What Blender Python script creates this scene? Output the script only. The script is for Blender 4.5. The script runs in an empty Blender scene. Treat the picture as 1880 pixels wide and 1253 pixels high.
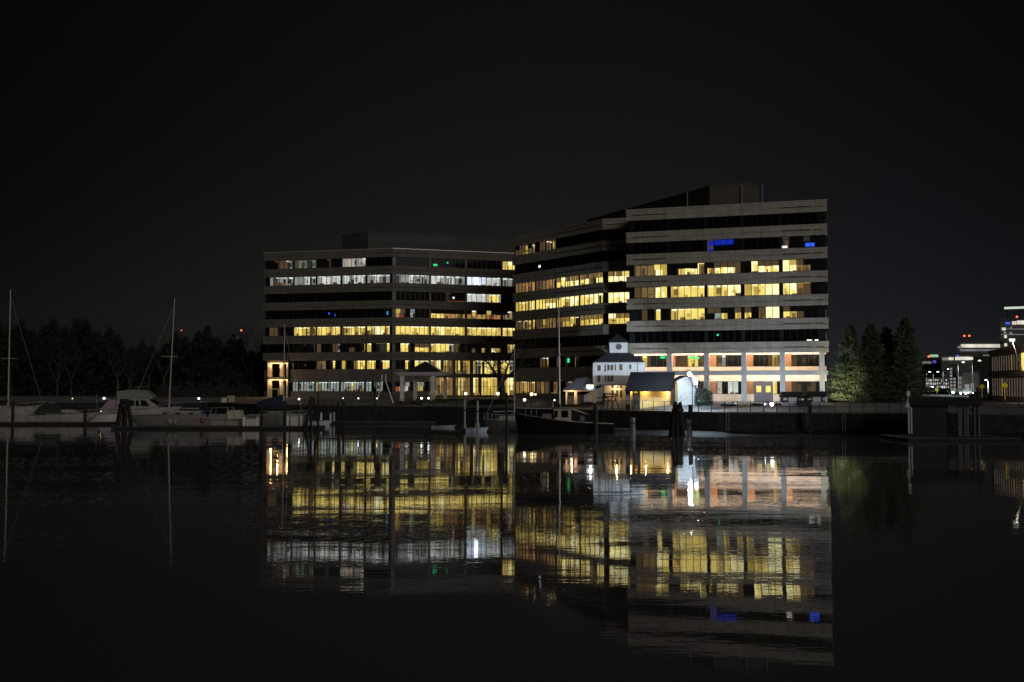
import bpy, bmesh, math, random
from mathutils import Vector, Matrix
R = random.Random(7)
rad = math.radians
# ------------------------------------------------------------------ camera, sky, light
F = 1880 * 35 / 36; TH = math.atan(76 / F); CZ = 7.8
S = bpy.context.scene
C = S.collection
cam = bpy.data.cameras.new('camera'); cam.lens = 35; cam.sensor_width = 36; cam.clip_end = 6000; cam.clip_start = .2
co = bpy.data.objects.new('camera', cam); C.objects.link(co)
co.location = (0, 0, CZ); co.rotation_euler = (math.pi / 2 + TH, 0, 0); S.camera = co
S.view_settings.view_transform = 'Standard'; S.view_settings.look = 'None'
S.view_settings.exposure = 0; S.view_settings.gamma = 1
W = bpy.data.worlds.new('World'); S.world = W; W.use_nodes = True
wn = W.node_tree.nodes; wl = W.node_tree.links; wn.clear()
wo = wn.new('ShaderNodeOutputWorld'); bg = wn.new('ShaderNodeBackground')
tc = wn.new('ShaderNodeTexCoord')
# night sky: city glow low over the waterfront, fading up and to the sides
def wmath(op, a, b=None, clamp=False):
    n = wn.new('ShaderNodeMath'); n.operation = op; n.use_clamp = clamp
    for i, v in enumerate((a, b)):
        if v is None: continue
        if isinstance(v, (int, float)): n.inputs[i].default_value = v
        else: wl.new(v, n.inputs[i])
    return n.outputs[0]
sep = wn.new('ShaderNodeSeparateXYZ'); wl.new(tc.outputs['Generated'], sep.inputs[0])
up = wmath('MAXIMUM', sep.outputs[2], 0)
glow = wmath('POWER', wmath('SUBTRACT', 1, up, True), 9.0)
dt = wn.new('ShaderNodeVectorMath'); dt.operation = 'DOT_PRODUCT'; wl.new(tc.outputs['Generated'], dt.inputs[0])
dt.inputs[1].default_value = Vector((.06, 1, .12)).normalized()
side = wmath('POWER', wmath('MAXIMUM', dt.outputs['Value'], 0), 8.0)
val = wmath('MULTIPLY', wmath('ADD', wmath('MULTIPLY', glow, .0178), .0053), wmath('ADD', wmath('MULTIPLY', side, 1.0), .06))
tint = wn.new('ShaderNodeMix'); tint.data_type = 'RGBA'
wl.new(wmath('MULTIPLY', wmath('ADD', sep.outputs[0], .1), 2.2, True), tint.inputs['Factor'])
tint.inputs['A'].default_value = (1.02, 1.0, .98, 1); tint.inputs['B'].default_value = (.92, .96, 1.16, 1)
wl.new(tint.outputs['Result'], bg.inputs['Color']); wl.new(val, bg.inputs['Strength'])
wl.new(bg.outputs[0], wo.inputs[0])
sun = bpy.data.lights.new('city_skyglow', 'SUN'); sun.energy = .46; sun.angle = rad(25); sun.color = (1, .93, .84)
so = bpy.data.objects.new('city_skyglow', sun); C.objects.link(so)
so.rotation_euler = Vector((-.42, .85, -.30)).to_track_quat('-Z', 'Y').to_euler()

# ------------------------------------------------------------------ helpers
def at(x, y, Y):
    v = (626.5 - y) / F; s = Y / (math.cos(TH) - v * math.sin(TH))
    return Vector(((x - 940) / F * s, Y, CZ + s * (math.sin(TH) + v * math.cos(TH))))
def ax(x, Y, y=740): return at(x, y, Y).x
def az(y, Y): return at(940, y, Y).z
MATS = {}
def mat(name, col, rough=.7, metal=0, noise=0, nscale=3, bump=0, spec=.5, stretch=(1, 1, 1), col2=None):
    if name in MATS: return MATS[name]
    m = bpy.data.materials.new(name); m.use_nodes = True
    nt = m.node_tree; b = nt.nodes['Principled BSDF']
    b.inputs['Base Color'].default_value = (*col, 1); b.inputs['Roughness'].default_value = rough
    b.inputs['Metallic'].default_value = metal; b.inputs['Specular IOR Level'].default_value = spec
    if noise or bump:
        t = nt.nodes.new('ShaderNodeTexCoord'); mp = nt.nodes.new('ShaderNodeMapping'); nz = nt.nodes.new('ShaderNodeTexNoise')
        mp.inputs['Scale'].default_value = stretch
        nt.links.new(t.outputs['Object'], mp.inputs[0]); nt.links.new(mp.outputs[0], nz.inputs['Vector'])
        nz.inputs['Scale'].default_value = nscale; nz.inputs['Detail'].default_value = 6
        mx = nt.nodes.new('ShaderNodeMix'); mx.data_type = 'RGBA'
        c2 = col2 or tuple(c * (1 - noise) for c in col)
        mx.inputs['A'].default_value = (*c2, 1); mx.inputs['B'].default_value = (*[min(1, c * (1 + noise * .5)) for c in col], 1)
        cr = nt.nodes.new('ShaderNodeMapRange'); cr.inputs['From Min'].default_value = .35; cr.inputs['From Max'].default_value = .65
        nt.links.new(nz.outputs['Fac'], cr.inputs['Value']); nt.links.new(cr.outputs[0], mx.inputs['Factor'])
        nt.links.new(mx.outputs['Result'], b.inputs['Base Color'])
        if bump:
            bm = nt.nodes.new('ShaderNodeBump'); bm.inputs['Distance'].default_value = bump
            nt.links.new(nz.outputs['Fac'], bm.inputs['Height']); nt.links.new(bm.outputs[0], b.inputs['Normal'])
    MATS[name] = m; return m
def emit(name, col, st=1, noise=0, scale=1.2, sample=False):
    if name in MATS: return MATS[name]
    m = bpy.data.materials.new(name); m.use_nodes = True; nt = m.node_tree
    b = nt.nodes['Principled BSDF']; b.inputs['Base Color'].default_value = (*[c * .3 for c in col], 1); b.inputs['Roughness'].default_value = .9
    b.inputs['Specular IOR Level'].default_value = 0
    b.inputs['Emission Color'].default_value = (*col, 1); b.inputs['Emission Strength'].default_value = st
    if noise:
        t = nt.nodes.new('ShaderNodeTexCoord'); nz = nt.nodes.new('ShaderNodeTexNoise'); mp = nt.nodes.new('ShaderNodeMapping')
        mp.inputs['Scale'].default_value = (1, 1, .55)
        nt.links.new(t.outputs['Object'], mp.inputs[0]); nt.links.new(mp.outputs[0], nz.inputs['Vector'])
        nz.inputs['Scale'].default_value = scale; nz.inputs['Detail'].default_value = 3
        cr = nt.nodes.new('ShaderNodeMapRange'); cr.inputs['From Min'].default_value = .35; cr.inputs['From Max'].default_value = .65
        cr.inputs['To Min'].default_value = st * (1 - noise); cr.inputs['To Max'].default_value = st * (1 + noise * .5)
        nt.links.new(nz.outputs['Fac'], cr.inputs['Value']); nt.links.new(cr.outputs[0], b.inputs['Emission Strength'])
    m.cycles.emission_sampling = 'AUTO' if sample else 'NONE'
    MATS[name] = m; return m

class MB:
    def __init__(s): s.v = []; s.f = []; s.m = []; s.ml = []
    def mi(s, m):
        if m not in s.ml: s.ml.append(m)
        return s.ml.index(m)
    def face(s, pts, m=None):
        n = len(s.v); s.v += [tuple(p) for p in pts]; s.f.append(tuple(range(n, n + len(pts)))); s.m.append(m)
        return s
    def box(s, a, b, m=None):
        x0, y0, z0 = a; x1, y1, z1 = b
        return s.hexa([(x0, y0, z0), (x1, y0, z0), (x1, y1, z0), (x0, y1, z0), (x0, y0, z1), (x1, y0, z1), (x1, y1, z1), (x0, y1, z1)], m)
    def hexa(s, p, m=None):
        n = len(s.v); s.v += [tuple(q) for q in p]
        for f in ((3, 2, 1, 0), (4, 5, 6, 7), (0, 1, 5, 4), (1, 2, 6, 5), (2, 3, 7, 6), (3, 0, 4, 7)):
            s.f.append(tuple(n + i for i in f)); s.m.append(m)
        return s
    def wbox(s, o, u, w, a, b, m=None):
        # box in a wall frame: o origin, u along, w outward; a=(s,out,z) b=(s,out,z)
        def P(i, j, k): return (o[0] + u[0] * i + w[0] * j, o[1] + u[1] * i + w[1] * j, k)
        (s0, j0, z0), (s1, j1, z1) = a, b
        return s.hexa([P(s0, j1, z0), P(s1, j1, z0), P(s1, j0, z0), P(s0, j0, z0), P(s0, j1, z1), P(s1, j1, z1), P(s1, j0, z1), P(s0, j0, z1)], m)
    def tube(s, p, q, r0, r1=None, n=6, m=None, cap=True):
        r1 = r0 if r1 is None else r1
        p = Vector(p); q = Vector(q); d = (q - p)
        if d.length < 1e-6: return s
        d.normalize(); a = d.orthogonal().normalized(); b = d.cross(a); k = len(s.v)
        for c, r in ((p, r0), (q, r1)):
            for i in range(n):
                t = 2 * math.pi * i / n; s.v.append(tuple(c + a * math.cos(t) * r + b * math.sin(t) * r))
        for i in range(n):
            j = (i + 1) % n; s.f.append((k + i, k + j, k + n + j, k + n + i)); s.m.append(m)
        if cap:
            s.f.append(tuple(k + n - 1 - i for i in range(n))); s.m.append(m)
            s.f.append(tuple(k + n + i for i in range(n))); s.m.append(m)
        return s
    def path(s, pts, r, n=6, m=None):
        for a, b in zip(pts, pts[1:]): s.tube(a, b, r, r, n, m)
        return s
    def lathe(s, c, prof, n=12, m=None):
        k = len(s.v)
        for r, z in prof:
            for i in range(n):
                t = 2 * math.pi * i / n; s.v.append((c[0] + r * math.cos(t), c[1] + r * math.sin(t), c[2] + z))
        for j in range(len(prof) - 1):
            for i in range(n):
                h = (i + 1) % n; s.f.append((k + j * n + i, k + j * n + h, k + (j + 1) * n + h, k + (j + 1) * n + i)); s.m.append(m)
        s.f.append(tuple(k + n - 1 - i for i in range(n))); s.m.append(m)
        s.f.append(tuple(k + (len(prof) - 1) * n + i for i in range(n))); s.m.append(m)
        return s
    def ball(s, c, r, n=10, m=None, sz=1):
        pr = [(max(.001, r * math.sin(math.pi * i / 6)), -r * sz * math.cos(math.pi * i / 6)) for i in range(7)]
        return s.lathe(c, pr, n, m)
    def loft(s, rings, m=None, close=True, caps=True):
        k = len(s.v); n = len(rings[0])
        for r in rings: s.v += [tuple(p) for p in r]
        for j in range(len(rings) - 1):
            for i in range(n if close else n - 1):
                h = (i + 1) % n; s.f.append((k + j * n + i, k + j * n + h, k + (j + 1) * n + h, k + (j + 1) * n + i)); s.m.append(m)
        if caps and close:
            s.f.append(tuple(k + n - 1 - i for i in range(n))); s.m.append(m)
            s.f.append(tuple(k + (len(rings) - 1) * n + i for i in range(n))); s.m.append(m)
        return s
    def build(s, name, m=None, parent=None, origin=None, smooth=False, bevel=0):
        o3 = origin if origin is not None else (parent.get('_o', (0, 0, 0)) if parent and '_o' in parent.keys() else (0, 0, 0))
        me = bpy.data.meshes.new(name)
        me.from_pydata([(x - o3[0], y - o3[1], z - o3[2]) for x, y, z in s.v], [], s.f)
        ml = []
        def idx(k):
            if k not in ml: ml.append(k)
            return ml.index(k)
        ids = [idx(k if k is not None else m) for k in s.m]
        for k in ml: me.materials.append(k)
        me.polygons.foreach_set('material_index', ids)
        if smooth: me.polygons.foreach_set('use_smooth', [True] * len(me.polygons))
        me.update()
        o = bpy.data.objects.new(name, me); C.objects.link(o)
        if parent is not None: o.parent = parent
        if bevel:
            b = o.modifiers.new('bevel', 'BEVEL'); b.width = bevel; b.segments = 2; b.limit_method = 'ANGLE'
        return o
def tag(o, label=None, cat=None, group=None, kind=None):
    if label: o['label'] = label
    if cat: o['category'] = cat
    if group: o['group'] = group
    if kind: o['kind'] = kind
    return o
def thing(name, label, cat, loc, rz=0, group=None, world=False):
    o = bpy.data.objects.new(name, None); C.objects.link(o); o.empty_display_size = .5
    o.location = loc; o.rotation_euler = (0, 0, rz); tag(o, label, cat, group)
    if world: o['_o'] = tuple(loc)
    return o
def dup(root, loc=None, rz=None, label=None, group=None, scale=None):
    def cp(o, par):
        c = o.copy(); C.objects.link(c)
        if par: c.parent = par
        for ch in list(o.children): cp(ch, c)
        return c
    r = cp(root, None)
    if loc is not None: r.location = loc
    if rz is not None: r.rotation_euler = (0, 0, rz)
    if label: r['label'] = label
    if group: r['group'] = group
    if scale: r.scale = (scale,) * 3 if isinstance(scale, (int, float)) else scale
    return r
def lamp(loc, col, power, r=.15, parent=None, name='lamp_light'):
    l = bpy.data.lights.new(name, 'POINT'); l.energy = power; l.color = col; l.shadow_soft_size = r
    o = bpy.data.objects.new(name, l); C.objects.link(o); o.location = loc
    if parent is not None:
        o.parent = parent
        if '_o' in parent.keys(): o.location = Vector(loc) - Vector(parent['_o'])
    return o
def spot(loc, target, col, power, size=120, r=.1, parent=None):
    l = bpy.data.lights.new('spot_light', 'SPOT'); l.energy = power; l.color = col; l.spot_size = rad(size); l.spot_blend = .6; l.shadow_soft_size = r
    o = bpy.data.objects.new('spot_light', l); C.objects.link(o)
    o.rotation_euler = (Vector(target) - Vector(loc)).to_track_quat('-Z', 'Y').to_euler(); o.location = loc
    if parent is not None:
        o.parent = parent
        if '_o' in parent.keys(): o.location = Vector(loc) - Vector(parent['_o'])
    return o

def skewbox(x0, x1, y0, y1, z0, z1):
    k = y1 / y0 * 1.004; b = MB()
    return b.hexa([(x0, y0, z0), (x1, y0, z0), (x1 * k, y1, z0), (x0 * k, y1, z0), (x0, y0, z1), (x1, y0, z1), (x1 * k, y1, z1), (x0 * k, y1, z1)])
# ------------------------------------------------------------------ materials
def concrete(name, col):
    m = mat(name, col, .85, noise=.16, nscale=1.1, stretch=(.6, .6, 2.2), spec=.2)
    nt = m.node_tree; b = nt.nodes['Principled BSDF']
    t = nt.nodes.new('ShaderNodeTexCoord'); w = nt.nodes.new('ShaderNodeTexWave'); w.bands_direction = 'Z'
    w.inputs['Scale'].default_value = 2.4; w.inputs['Distortion'].default_value = .15
    nt.links.new(t.outputs['Object'], w.inputs['Vector'])
    src = b.inputs['Base Color'].links[0].from_socket
    sx = nt.nodes.new('ShaderNodeSeparateXYZ'); nt.links.new(t.outputs['Object'], sx.inputs[0])
    md = nt.nodes.new('ShaderNodeMath'); md.operation = 'PINGPONG'; md.inputs[1].default_value = 1.55; nt.links.new(sx.outputs[0], md.inputs[0])
    jt = nt.nodes.new('ShaderNodeMapRange'); jt.inputs['From Min'].default_value = .03; jt.inputs['From Max'].default_value = .08; jt.inputs['To Min'].default_value = .82; nt.links.new(md.outputs[0], jt.inputs['Value'])
    mp2 = nt.nodes.new('ShaderNodeMapping'); mp2.inputs['Scale'].default_value = (1.5, 1.5, .12); nt.links.new(t.outputs['Object'], mp2.inputs[0])
    n2 = nt.nodes.new('ShaderNodeTexNoise'); n2.inputs['Scale'].default_value = 1.2; n2.inputs['Detail'].default_value = 4; nt.links.new(mp2.outputs[0], n2.inputs['Vector'])
    st = nt.nodes.new('ShaderNodeMapRange'); st.inputs['From Min'].default_value = .35; st.inputs['From Max'].default_value = .6; st.inputs['To Min'].default_value = .84; nt.links.new(n2.outputs['Fac'], st.inputs['Value'])
    mm = nt.nodes.new('ShaderNodeMath'); mm.operation = 'MULTIPLY'; nt.links.new(jt.outputs[0], mm.inputs[0]); nt.links.new(st.outputs[0], mm.inputs[1])
    vm = nt.nodes.new('ShaderNodeVectorMath'); vm.operation = 'SCALE'; nt.links.new(src, vm.inputs[0]); nt.links.new(mm.outputs[0], vm.inputs['Scale']); nt.links.new(vm.outputs[0], b.inputs['Base Color'])
    bm = nt.nodes.new('ShaderNodeBump'); bm.inputs['Distance'].default_value = .03; bm.inputs['Strength'].default_value = .6
    nt.links.new(w.outputs['Fac'], bm.inputs['Height']); nt.links.new(bm.outputs[0], b.inputs['Normal'])
    return m
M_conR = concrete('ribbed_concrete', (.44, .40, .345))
M_conL = concrete('ribbed_concrete_dimmed', (.165, .153, .135))  # same concrete as the right block, its weaker light put into the colour
M_pier = mat('dark_cladding', (.012, .012, .014), .35)
M_cop = mat('metal_coping', (.6, .6, .58), .4, .3)
M_slot = mat('dark_slot', (.03, .028, .025), .9)
M_frame = mat('bronze_frame', (.03, .025, .02), .5, .3)
M_roof = mat('roof_membrane', (.08, .08, .08), .9, noise=.3)
M_col = mat('painted_column', (.42, .43, .44), .7, noise=.08, nscale=.8)
M_white = mat('white_clapboard', (.72, .73, .74), .7, noise=.06, nscale=2)
_nt = M_white.node_tree; _b = _nt.nodes['Principled BSDF']; _t = _nt.nodes.new('ShaderNodeTexCoord'); _w = _nt.nodes.new('ShaderNodeTexWave'); _w.bands_direction = 'Z'; _w.wave_profile = 'SAW'
_w.inputs['Scale'].default_value = 1.1; _bm = _nt.nodes.new('ShaderNodeBump'); _bm.inputs['Distance'].default_value = .08
_nt.links.new(_t.outputs['Object'], _w.inputs['Vector']); _nt.links.new(_w.outputs['Fac'], _bm.inputs['Height']); _nt.links.new(_bm.outputs[0], _b.inputs['Normal'])
M_stucco = mat('pale_stucco', (.78, .68, .58), .8, noise=.1, nscale=1.5)
M_terra = mat('terracotta_stucco', (.33, .17, .09), .8, noise=.12, nscale=1.5)
M_shroof = mat('black_shingle', (.009, .009, .010), .9, noise=.35, nscale=5, stretch=(1, 1, 5), spec=.1)
M_shing = mat('dark_shingle', (.022, .023, .027), .8, noise=.35, nscale=5, stretch=(1, 1, 5))
M_wood = mat('weathered_timber', (.07, .06, .05), .85, noise=.4, nscale=3, stretch=(1, 1, .2))
M_dkwood = mat('tarred_timber', (.018, .017, .016), .8, noise=.4, nscale=3, stretch=(1, 1, .2))
M_dock = mat('dock_planks', (.085, .08, .07), .85, noise=.35, nscale=2)
M_blk = mat('black_metal', (.012, .012, .012), .45, .4)
M_gal = mat('galvanised_metal', (.5, .5, .5), .45, .5)
M_spar = mat('painted_spar', (.42, .41, .39), .4)
M_gel = mat('white_gelcoat', (.36, .35, .33), .4, noise=.22, nscale=1.2)
M_gelg = mat('grey_gelcoat', (.13, .128, .12), .45, noise=.3, nscale=1.2)
M_hullk = mat('black_hull_paint', (.005, .006, .007), .6, spec=.1)
M_tint = mat('tinted_glass', (.01, .01, .012), .08)
M_blue = mat('navy_canvas', (.012, .018, .05), .85)
M_canv = mat('dark_canvas', (.025, .025, .032), .85, noise=.2)
M_brick = mat('red_brick', (.42, .31, .25), .85, noise=.3, nscale=3)
M_asph = mat('asphalt', (.05, .05, .052), .85, noise=.25, nscale=.6, bump=.01)
M_plaza = mat('plaza_paving', (.2, .2, .2), .8, noise=.25, nscale=.35)
M_stone = mat('sea_wall_stone', (.026, .025, .026), .9, noise=.6, nscale=1.2, bump=.08)
M_mud = mat('tidal_mud', (.02, .019, .018), .7, noise=.7, nscale=.8, bump=.05)
M_land = mat('winter_ground', (.035, .036, .03), .95, noise=.5, nscale=.15, bump=.05)
M_bark = mat('bark', (.045, .038, .03), .9, noise=.3)
M_barkd = mat('dark_bark', (.055, .052, .048), .9, noise=.3)
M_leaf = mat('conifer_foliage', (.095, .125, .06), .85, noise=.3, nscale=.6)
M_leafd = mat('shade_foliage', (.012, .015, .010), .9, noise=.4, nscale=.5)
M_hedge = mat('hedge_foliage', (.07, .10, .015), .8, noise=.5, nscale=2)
M_red = mat('faded_red', (.35, .08, .07), .7)
M_yel = mat('safety_yellow', (.75, .66, .02), .5)
# darkened facade glass (rooms unlit)
M_dglass = mat('unlit_glass', (.005, .005, .007), .08, spec=.05)
def glass_mat():
    m = bpy.data.materials.new('window_glass'); m.use_nodes = True; nt = m.node_tree; nt.nodes.clear()
    o = nt.nodes.new('ShaderNodeOutputMaterial'); mx = nt.nodes.new('ShaderNodeMixShader'); t = nt.nodes.new('ShaderNodeBsdfTransparent')
    g = nt.nodes.new('ShaderNodeBsdfGlossy'); f = nt.nodes.new('ShaderNodeFresnel'); f.inputs[0].default_value = 1.18
    g.inputs['Roughness'].default_value = .03; t.inputs[0].default_value = (.93, .95, .93, 1)
    nt.links.new(f.outputs[0], mx.inputs[0]); nt.links.new(t.outputs[0], mx.inputs[1]); nt.links.new(g.outputs[0], mx.inputs[2]); nt.links.new(mx.outputs[0], o.inputs[0])
    return m
M_glass = glass_mat()
PAL = {'Y': ((.88, .68, .18), 1.0), 'H': ((1, .92, .50), 1.12), 'y': ((.66, .47, .11), .75), 'b': ((.34, .215, .08), .55),
       'n': ((.13, .08, .045), .6), 'o': ((.72, .36, .14), .55), 'w': ((.33, .34, .33), .62), 'W': ((.74, .76, .72), .75),
       'c': ((.46, .60, .55), .5), 'd': ((.03, .03, .03), .7), 'm': ((.30, .25, .10), .5), 'u': ((.01, .035, .6), .55),
       'g': ((.05, .9, .3), .7), 'G': ((.16, .30, .22), .6), 'r': ((.45, .10, .05), .5), 'L': ((.66, .74, .98), .95), 't': ((.62, .52, .42), .7)}
PM = {k: emit('room_' + {'Y': 'yellow', 'H': 'bright', 'y': 'amber', 'b': 'brown', 'n': 'dim_brown', 'o': 'orange', 'w': 'grey', 'W': 'white', 'c': 'mint',
      'd': 'dusk', 'm': 'faint_yellow', 'u': 'blue', 'g': 'green', 'G': 'dull_green', 'r': 'red', 'L': 'cold_white', 't': 'tan'}[k], c, s * 1.12, .2, .7) for k, (c, s) in PAL.items()}
M_black = mat('unlit_room', (.006, .006, .006), .9)
PM['.'] = M_black
M_tube = emit('ceiling_tube', (1, .95, .75), 1.6)
M_tubew = emit('ceiling_tube_cool', (.9, .97, 1), 1.3)
M_warm = emit('warm_bulb', (1, .78, .42), 3.5)
M_down = emit('downlight_lens', (1, .72, .4), 2)
M_cool = emit('cool_bulb', (.85, .92, 1), 8)
M_coolh = emit('floodlight_bulb', (.80, .90, 1), 60)
M_redl = emit('red_beacon', (1, .12, .03), 3)
M_sign = emit('lit_sign_face', (.95, .97, .9), 1.5)
M_green = emit('green_exit_light', (.02, 1, .3), 1.0)

# ------------------------------------------------------------------ water
def water_mat():
    m = bpy.data.materials.new('river_water'); m.use_nodes = True; nt = m.node_tree; b = nt.nodes['Principled BSDF']
    b.inputs['Base Color'].default_value = (.10, .10, .10, 1); b.inputs['Roughness'].default_value = .02; b.inputs['IOR'].default_value = 2.15
    t = nt.nodes.new('ShaderNodeTexCoord')
    def nz(sc, st, det=2, rot=0):
        mp = nt.nodes.new('ShaderNodeMapping'); mp.inputs['Scale'].default_value = st; mp.inputs['Rotation'].default_value = (0, 0, rad(rot)); nt.links.new(t.outputs['Object'], mp.inputs[0])
        n = nt.nodes.new('ShaderNodeTexNoise'); n.inputs['Scale'].default_value = sc; n.inputs['Detail'].default_value = det
        nt.links.new(mp.outputs[0], n.inputs['Vector']); return n.outputs['Fac']
    def mth(op, a, c):
        n = nt.nodes.new('ShaderNodeMath'); n.operation = op
        for i, v in enumerate((a, c)):
            if isinstance(v, (int, float)): n.inputs[i].default_value = v
            else: nt.links.new(v, n.inputs[i])
        return n.outputs[0]
    patch = nt.nodes.new('ShaderNodeMapRange'); patch.inputs['From Min'].default_value = .42; patch.inputs['From Max'].default_value = .62
    patch.inputs['To Min'].default_value = .35; patch.inputs['To Max'].default_value = 1.3
    nt.links.new(nz(.05, (1, 2.5, 1), 2), patch.inputs['Value'])
    h = mth('ADD', mth('MULTIPLY', nz(1.1, (.22, 1, 1), 2, 8), WV[0]), mth('ADD', mth('MULTIPLY', nz(4.5, (.35, 1, 1), 2, -6), WV[1]), mth('MULTIPLY', nz(.22, (.5, 1, 1), 1, 12), WV[2])))
    h = mth('MULTIPLY', h, patch.outputs[0])
    crest = mth('MAXIMUM', mth('SUBTRACT', nz(2.2, (.7, 1.6, 1), 3, 4), .60), 0)
    cpatch = nt.nodes.new('ShaderNodeMapRange'); cpatch.inputs['From Min'].default_value = .42; cpatch.inputs['From Max'].default_value = .58
    nt.links.new(nz(.04, (.6, 3, 1), 2, 5), cpatch.inputs['Value'])
    sy = nt.nodes.new('ShaderNodeSeparateXYZ'); nt.links.new(t.outputs['Object'], sy.inputs[0])
    wind = nt.nodes.new('ShaderNodeMapRange'); wind.inputs['From Min'].default_value = 42; wind.inputs['From Max'].default_value = 62; nt.links.new(sy.outputs[1], wind.inputs['Value'])
    calm = nt.nodes.new('ShaderNodeMapRange'); calm.inputs['From Min'].default_value = 22; calm.inputs['From Max'].default_value = 48; calm.inputs['To Min'].default_value = .55; nt.links.new(sy.outputs[1], calm.inputs['Value'])
    h = mth('ADD', mth('MULTIPLY', h, calm.outputs[0]), mth('MULTIPLY', mth('MULTIPLY', crest, .16), mth('MULTIPLY', cpatch.outputs[0], wind.outputs[0])))
    bm = nt.nodes.new('ShaderNodeBump'); bm.inputs['Distance'].default_value = 1; bm.inputs['Strength'].default_value = 1
    nt.links.new(h, bm.inputs['Height']); nt.links.new(bm.outputs[0], b.inputs['Normal'])
    return m
WV = (.0048, .0021, .012)
wb = MB(); wb.face([(-900, -60, 0), (900, -60, 0), (900, 420, 0), (-900, 420, 0)])
tag(wb.build('water', water_mat()), kind='structure')

# ------------------------------------------------------------------ land
QP = [(-1400, 250), (-300, 238), (380, 226), (480, 206), (780, 190), (960, 177), (1100, 164), (1250, 153), (1320, 150), (1660, 147), (1900, 141), (2600, 132)]
Q = [Vector((ax(x, Y), Y, 0)) for x, Y in QP]
def quayY(X):
    for a, b in zip(Q, Q[1:]):
        if a.x <= X <= b.x: return a.y + (b.y - a.y) * (X - a.x) / (b.x - a.x)
    return Q[-1].y
TOP = 3.3
def gz(X, Y):
    t = (Y - quayY(X) - 1) / 11
    t = max(0, min(1, t)); return TOP + 1.1 * t * t * (3 - 2 * t)
def strip(rows, name, m, step=None):
    b = MB(); X = []
    x = -420
    while x < 300:
        X.append(x); x += 3.0
    grid = [[(x, quayY(x) + dy + (j and 0), (z if not callable(z) else z(x, quayY(x) + dy))) for x in X] for j, (dy, z) in enumerate(rows)]
    k = 0
    for r in grid: b.v += r
    n = len(X)
    for j in range(len(rows) - 1):
        for i in range(n - 1):
            b.f.append((j * n + i, j * n + i + 1, (j + 1) * n + i + 1, (j + 1) * n + i)); b.m.append(None)
    return b.build(name, m)
g = strip([(1.0, TOP)] + [(1 + 11 * k / 6, gz) for k in range(1, 7)] + [(60, 4.4), (200, 4.4), (1600, 4.4)], 'ground', M_plaza)
tag(g, kind='structure')
# land on the wooded left bank, slightly proud
lb = MB(); lb.face([(-900, 262, 4.42), (-62, 245, 4.42), (-62, 420, 4.42), (-900, 420, 6)])
tag(lb.build('wooded_bank', M_land), kind='structure')
# sea wall (vertical with coping) and tidal foreshore
def wallsegs():
    b = MB(); c = MB()
    for a, d in zip(Q, Q[1:]):
        n = max(1, int((d - a).length / 4))
        for i in range(n):
            p = a.lerp(d, i / n); q = a.lerp(d, (i + 1) / n)
            b.hexa([(p.x, p.y + R.uniform(0, .1), -1), (q.x, q.y, -1), (q.x, q.y + 1.2, -1), (p.x, p.y + 1.2, -1),
                    (p.x, p.y + .3, TOP - .18), (q.x, q.y + .3, TOP - .18), (q.x, q.y + 1.2, TOP - .18), (p.x, p.y + 1.2, TOP - .18)])
            c.hexa([(p.x + .02, p.y + .1, TOP - .18), (q.x, q.y + .1, TOP - .18), (q.x, q.y + 1.25, TOP - .18), (p.x + .02, p.y + 1.25, TOP - .18),
                    (p.x + .02, p.y + .1, TOP + .05), (q.x, q.y + .1, TOP + .05), (q.x, q.y + 1.25, TOP + .05), (p.x + .02, p.y + 1.25, TOP + .05)])
    return b, c
b, c = wallsegs()
sw = thing('sea_wall', 'long dark stone sea wall holding up the plaza above the water', 'sea wall', (0, 150, 0), world=True)
b.build('wall_face', M_stone, sw); c.build('coping', mat('coping_stone', (.12, .115, .11), .85, noise=.3), sw)
for i, (px, lab) in enumerate(((1335, 'iron ladder down the sea wall, left of the two below the plaza railing'), (1540, 'iron ladder down the sea wall, right of the two below the plaza railing'))):
    X = ax(px, 150); Yq_ = quayY(X) - .05; T = thing('wall_ladder', lab, 'ladder', (X, Yq_, 0), 0, 'ladders on the sea wall'); b = MB()
    for sx in (-.22, .22): b.tube((sx, 0, .2), (sx, 0, TOP + .5), .03)
    b.build('stile', M_gal, T); b = MB()
    for k in range(9): b.tube((-.22, 0, .4 + k * .35), (.22, 0, .4 + k * .35), .02)
    b.build('rungs', M_gal, T)
fs = MB(); Xs = [ax(1050, 155) + i * 1.5 for i in range(60)]
rows = []
for j in range(7):
    rows.append([(x, quayY(x) + .6 - j * .75 - R.uniform(0, .3) - .5 * math.sin(x * .3), .55 - j * .12 + R.uniform(-.06, .08)) for x in Xs])
k = 0
for r in rows: fs.v += r
for j in range(6):
    for i in range(len(Xs) - 1):
        fs.f.append((j * 60 + i, (j + 1) * 60 + i, (j + 1) * 60 + i + 1, j * 60 + i + 1)); fs.m.append(None)
tag(fs.build('foreshore', M_mud), kind='structure')

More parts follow.
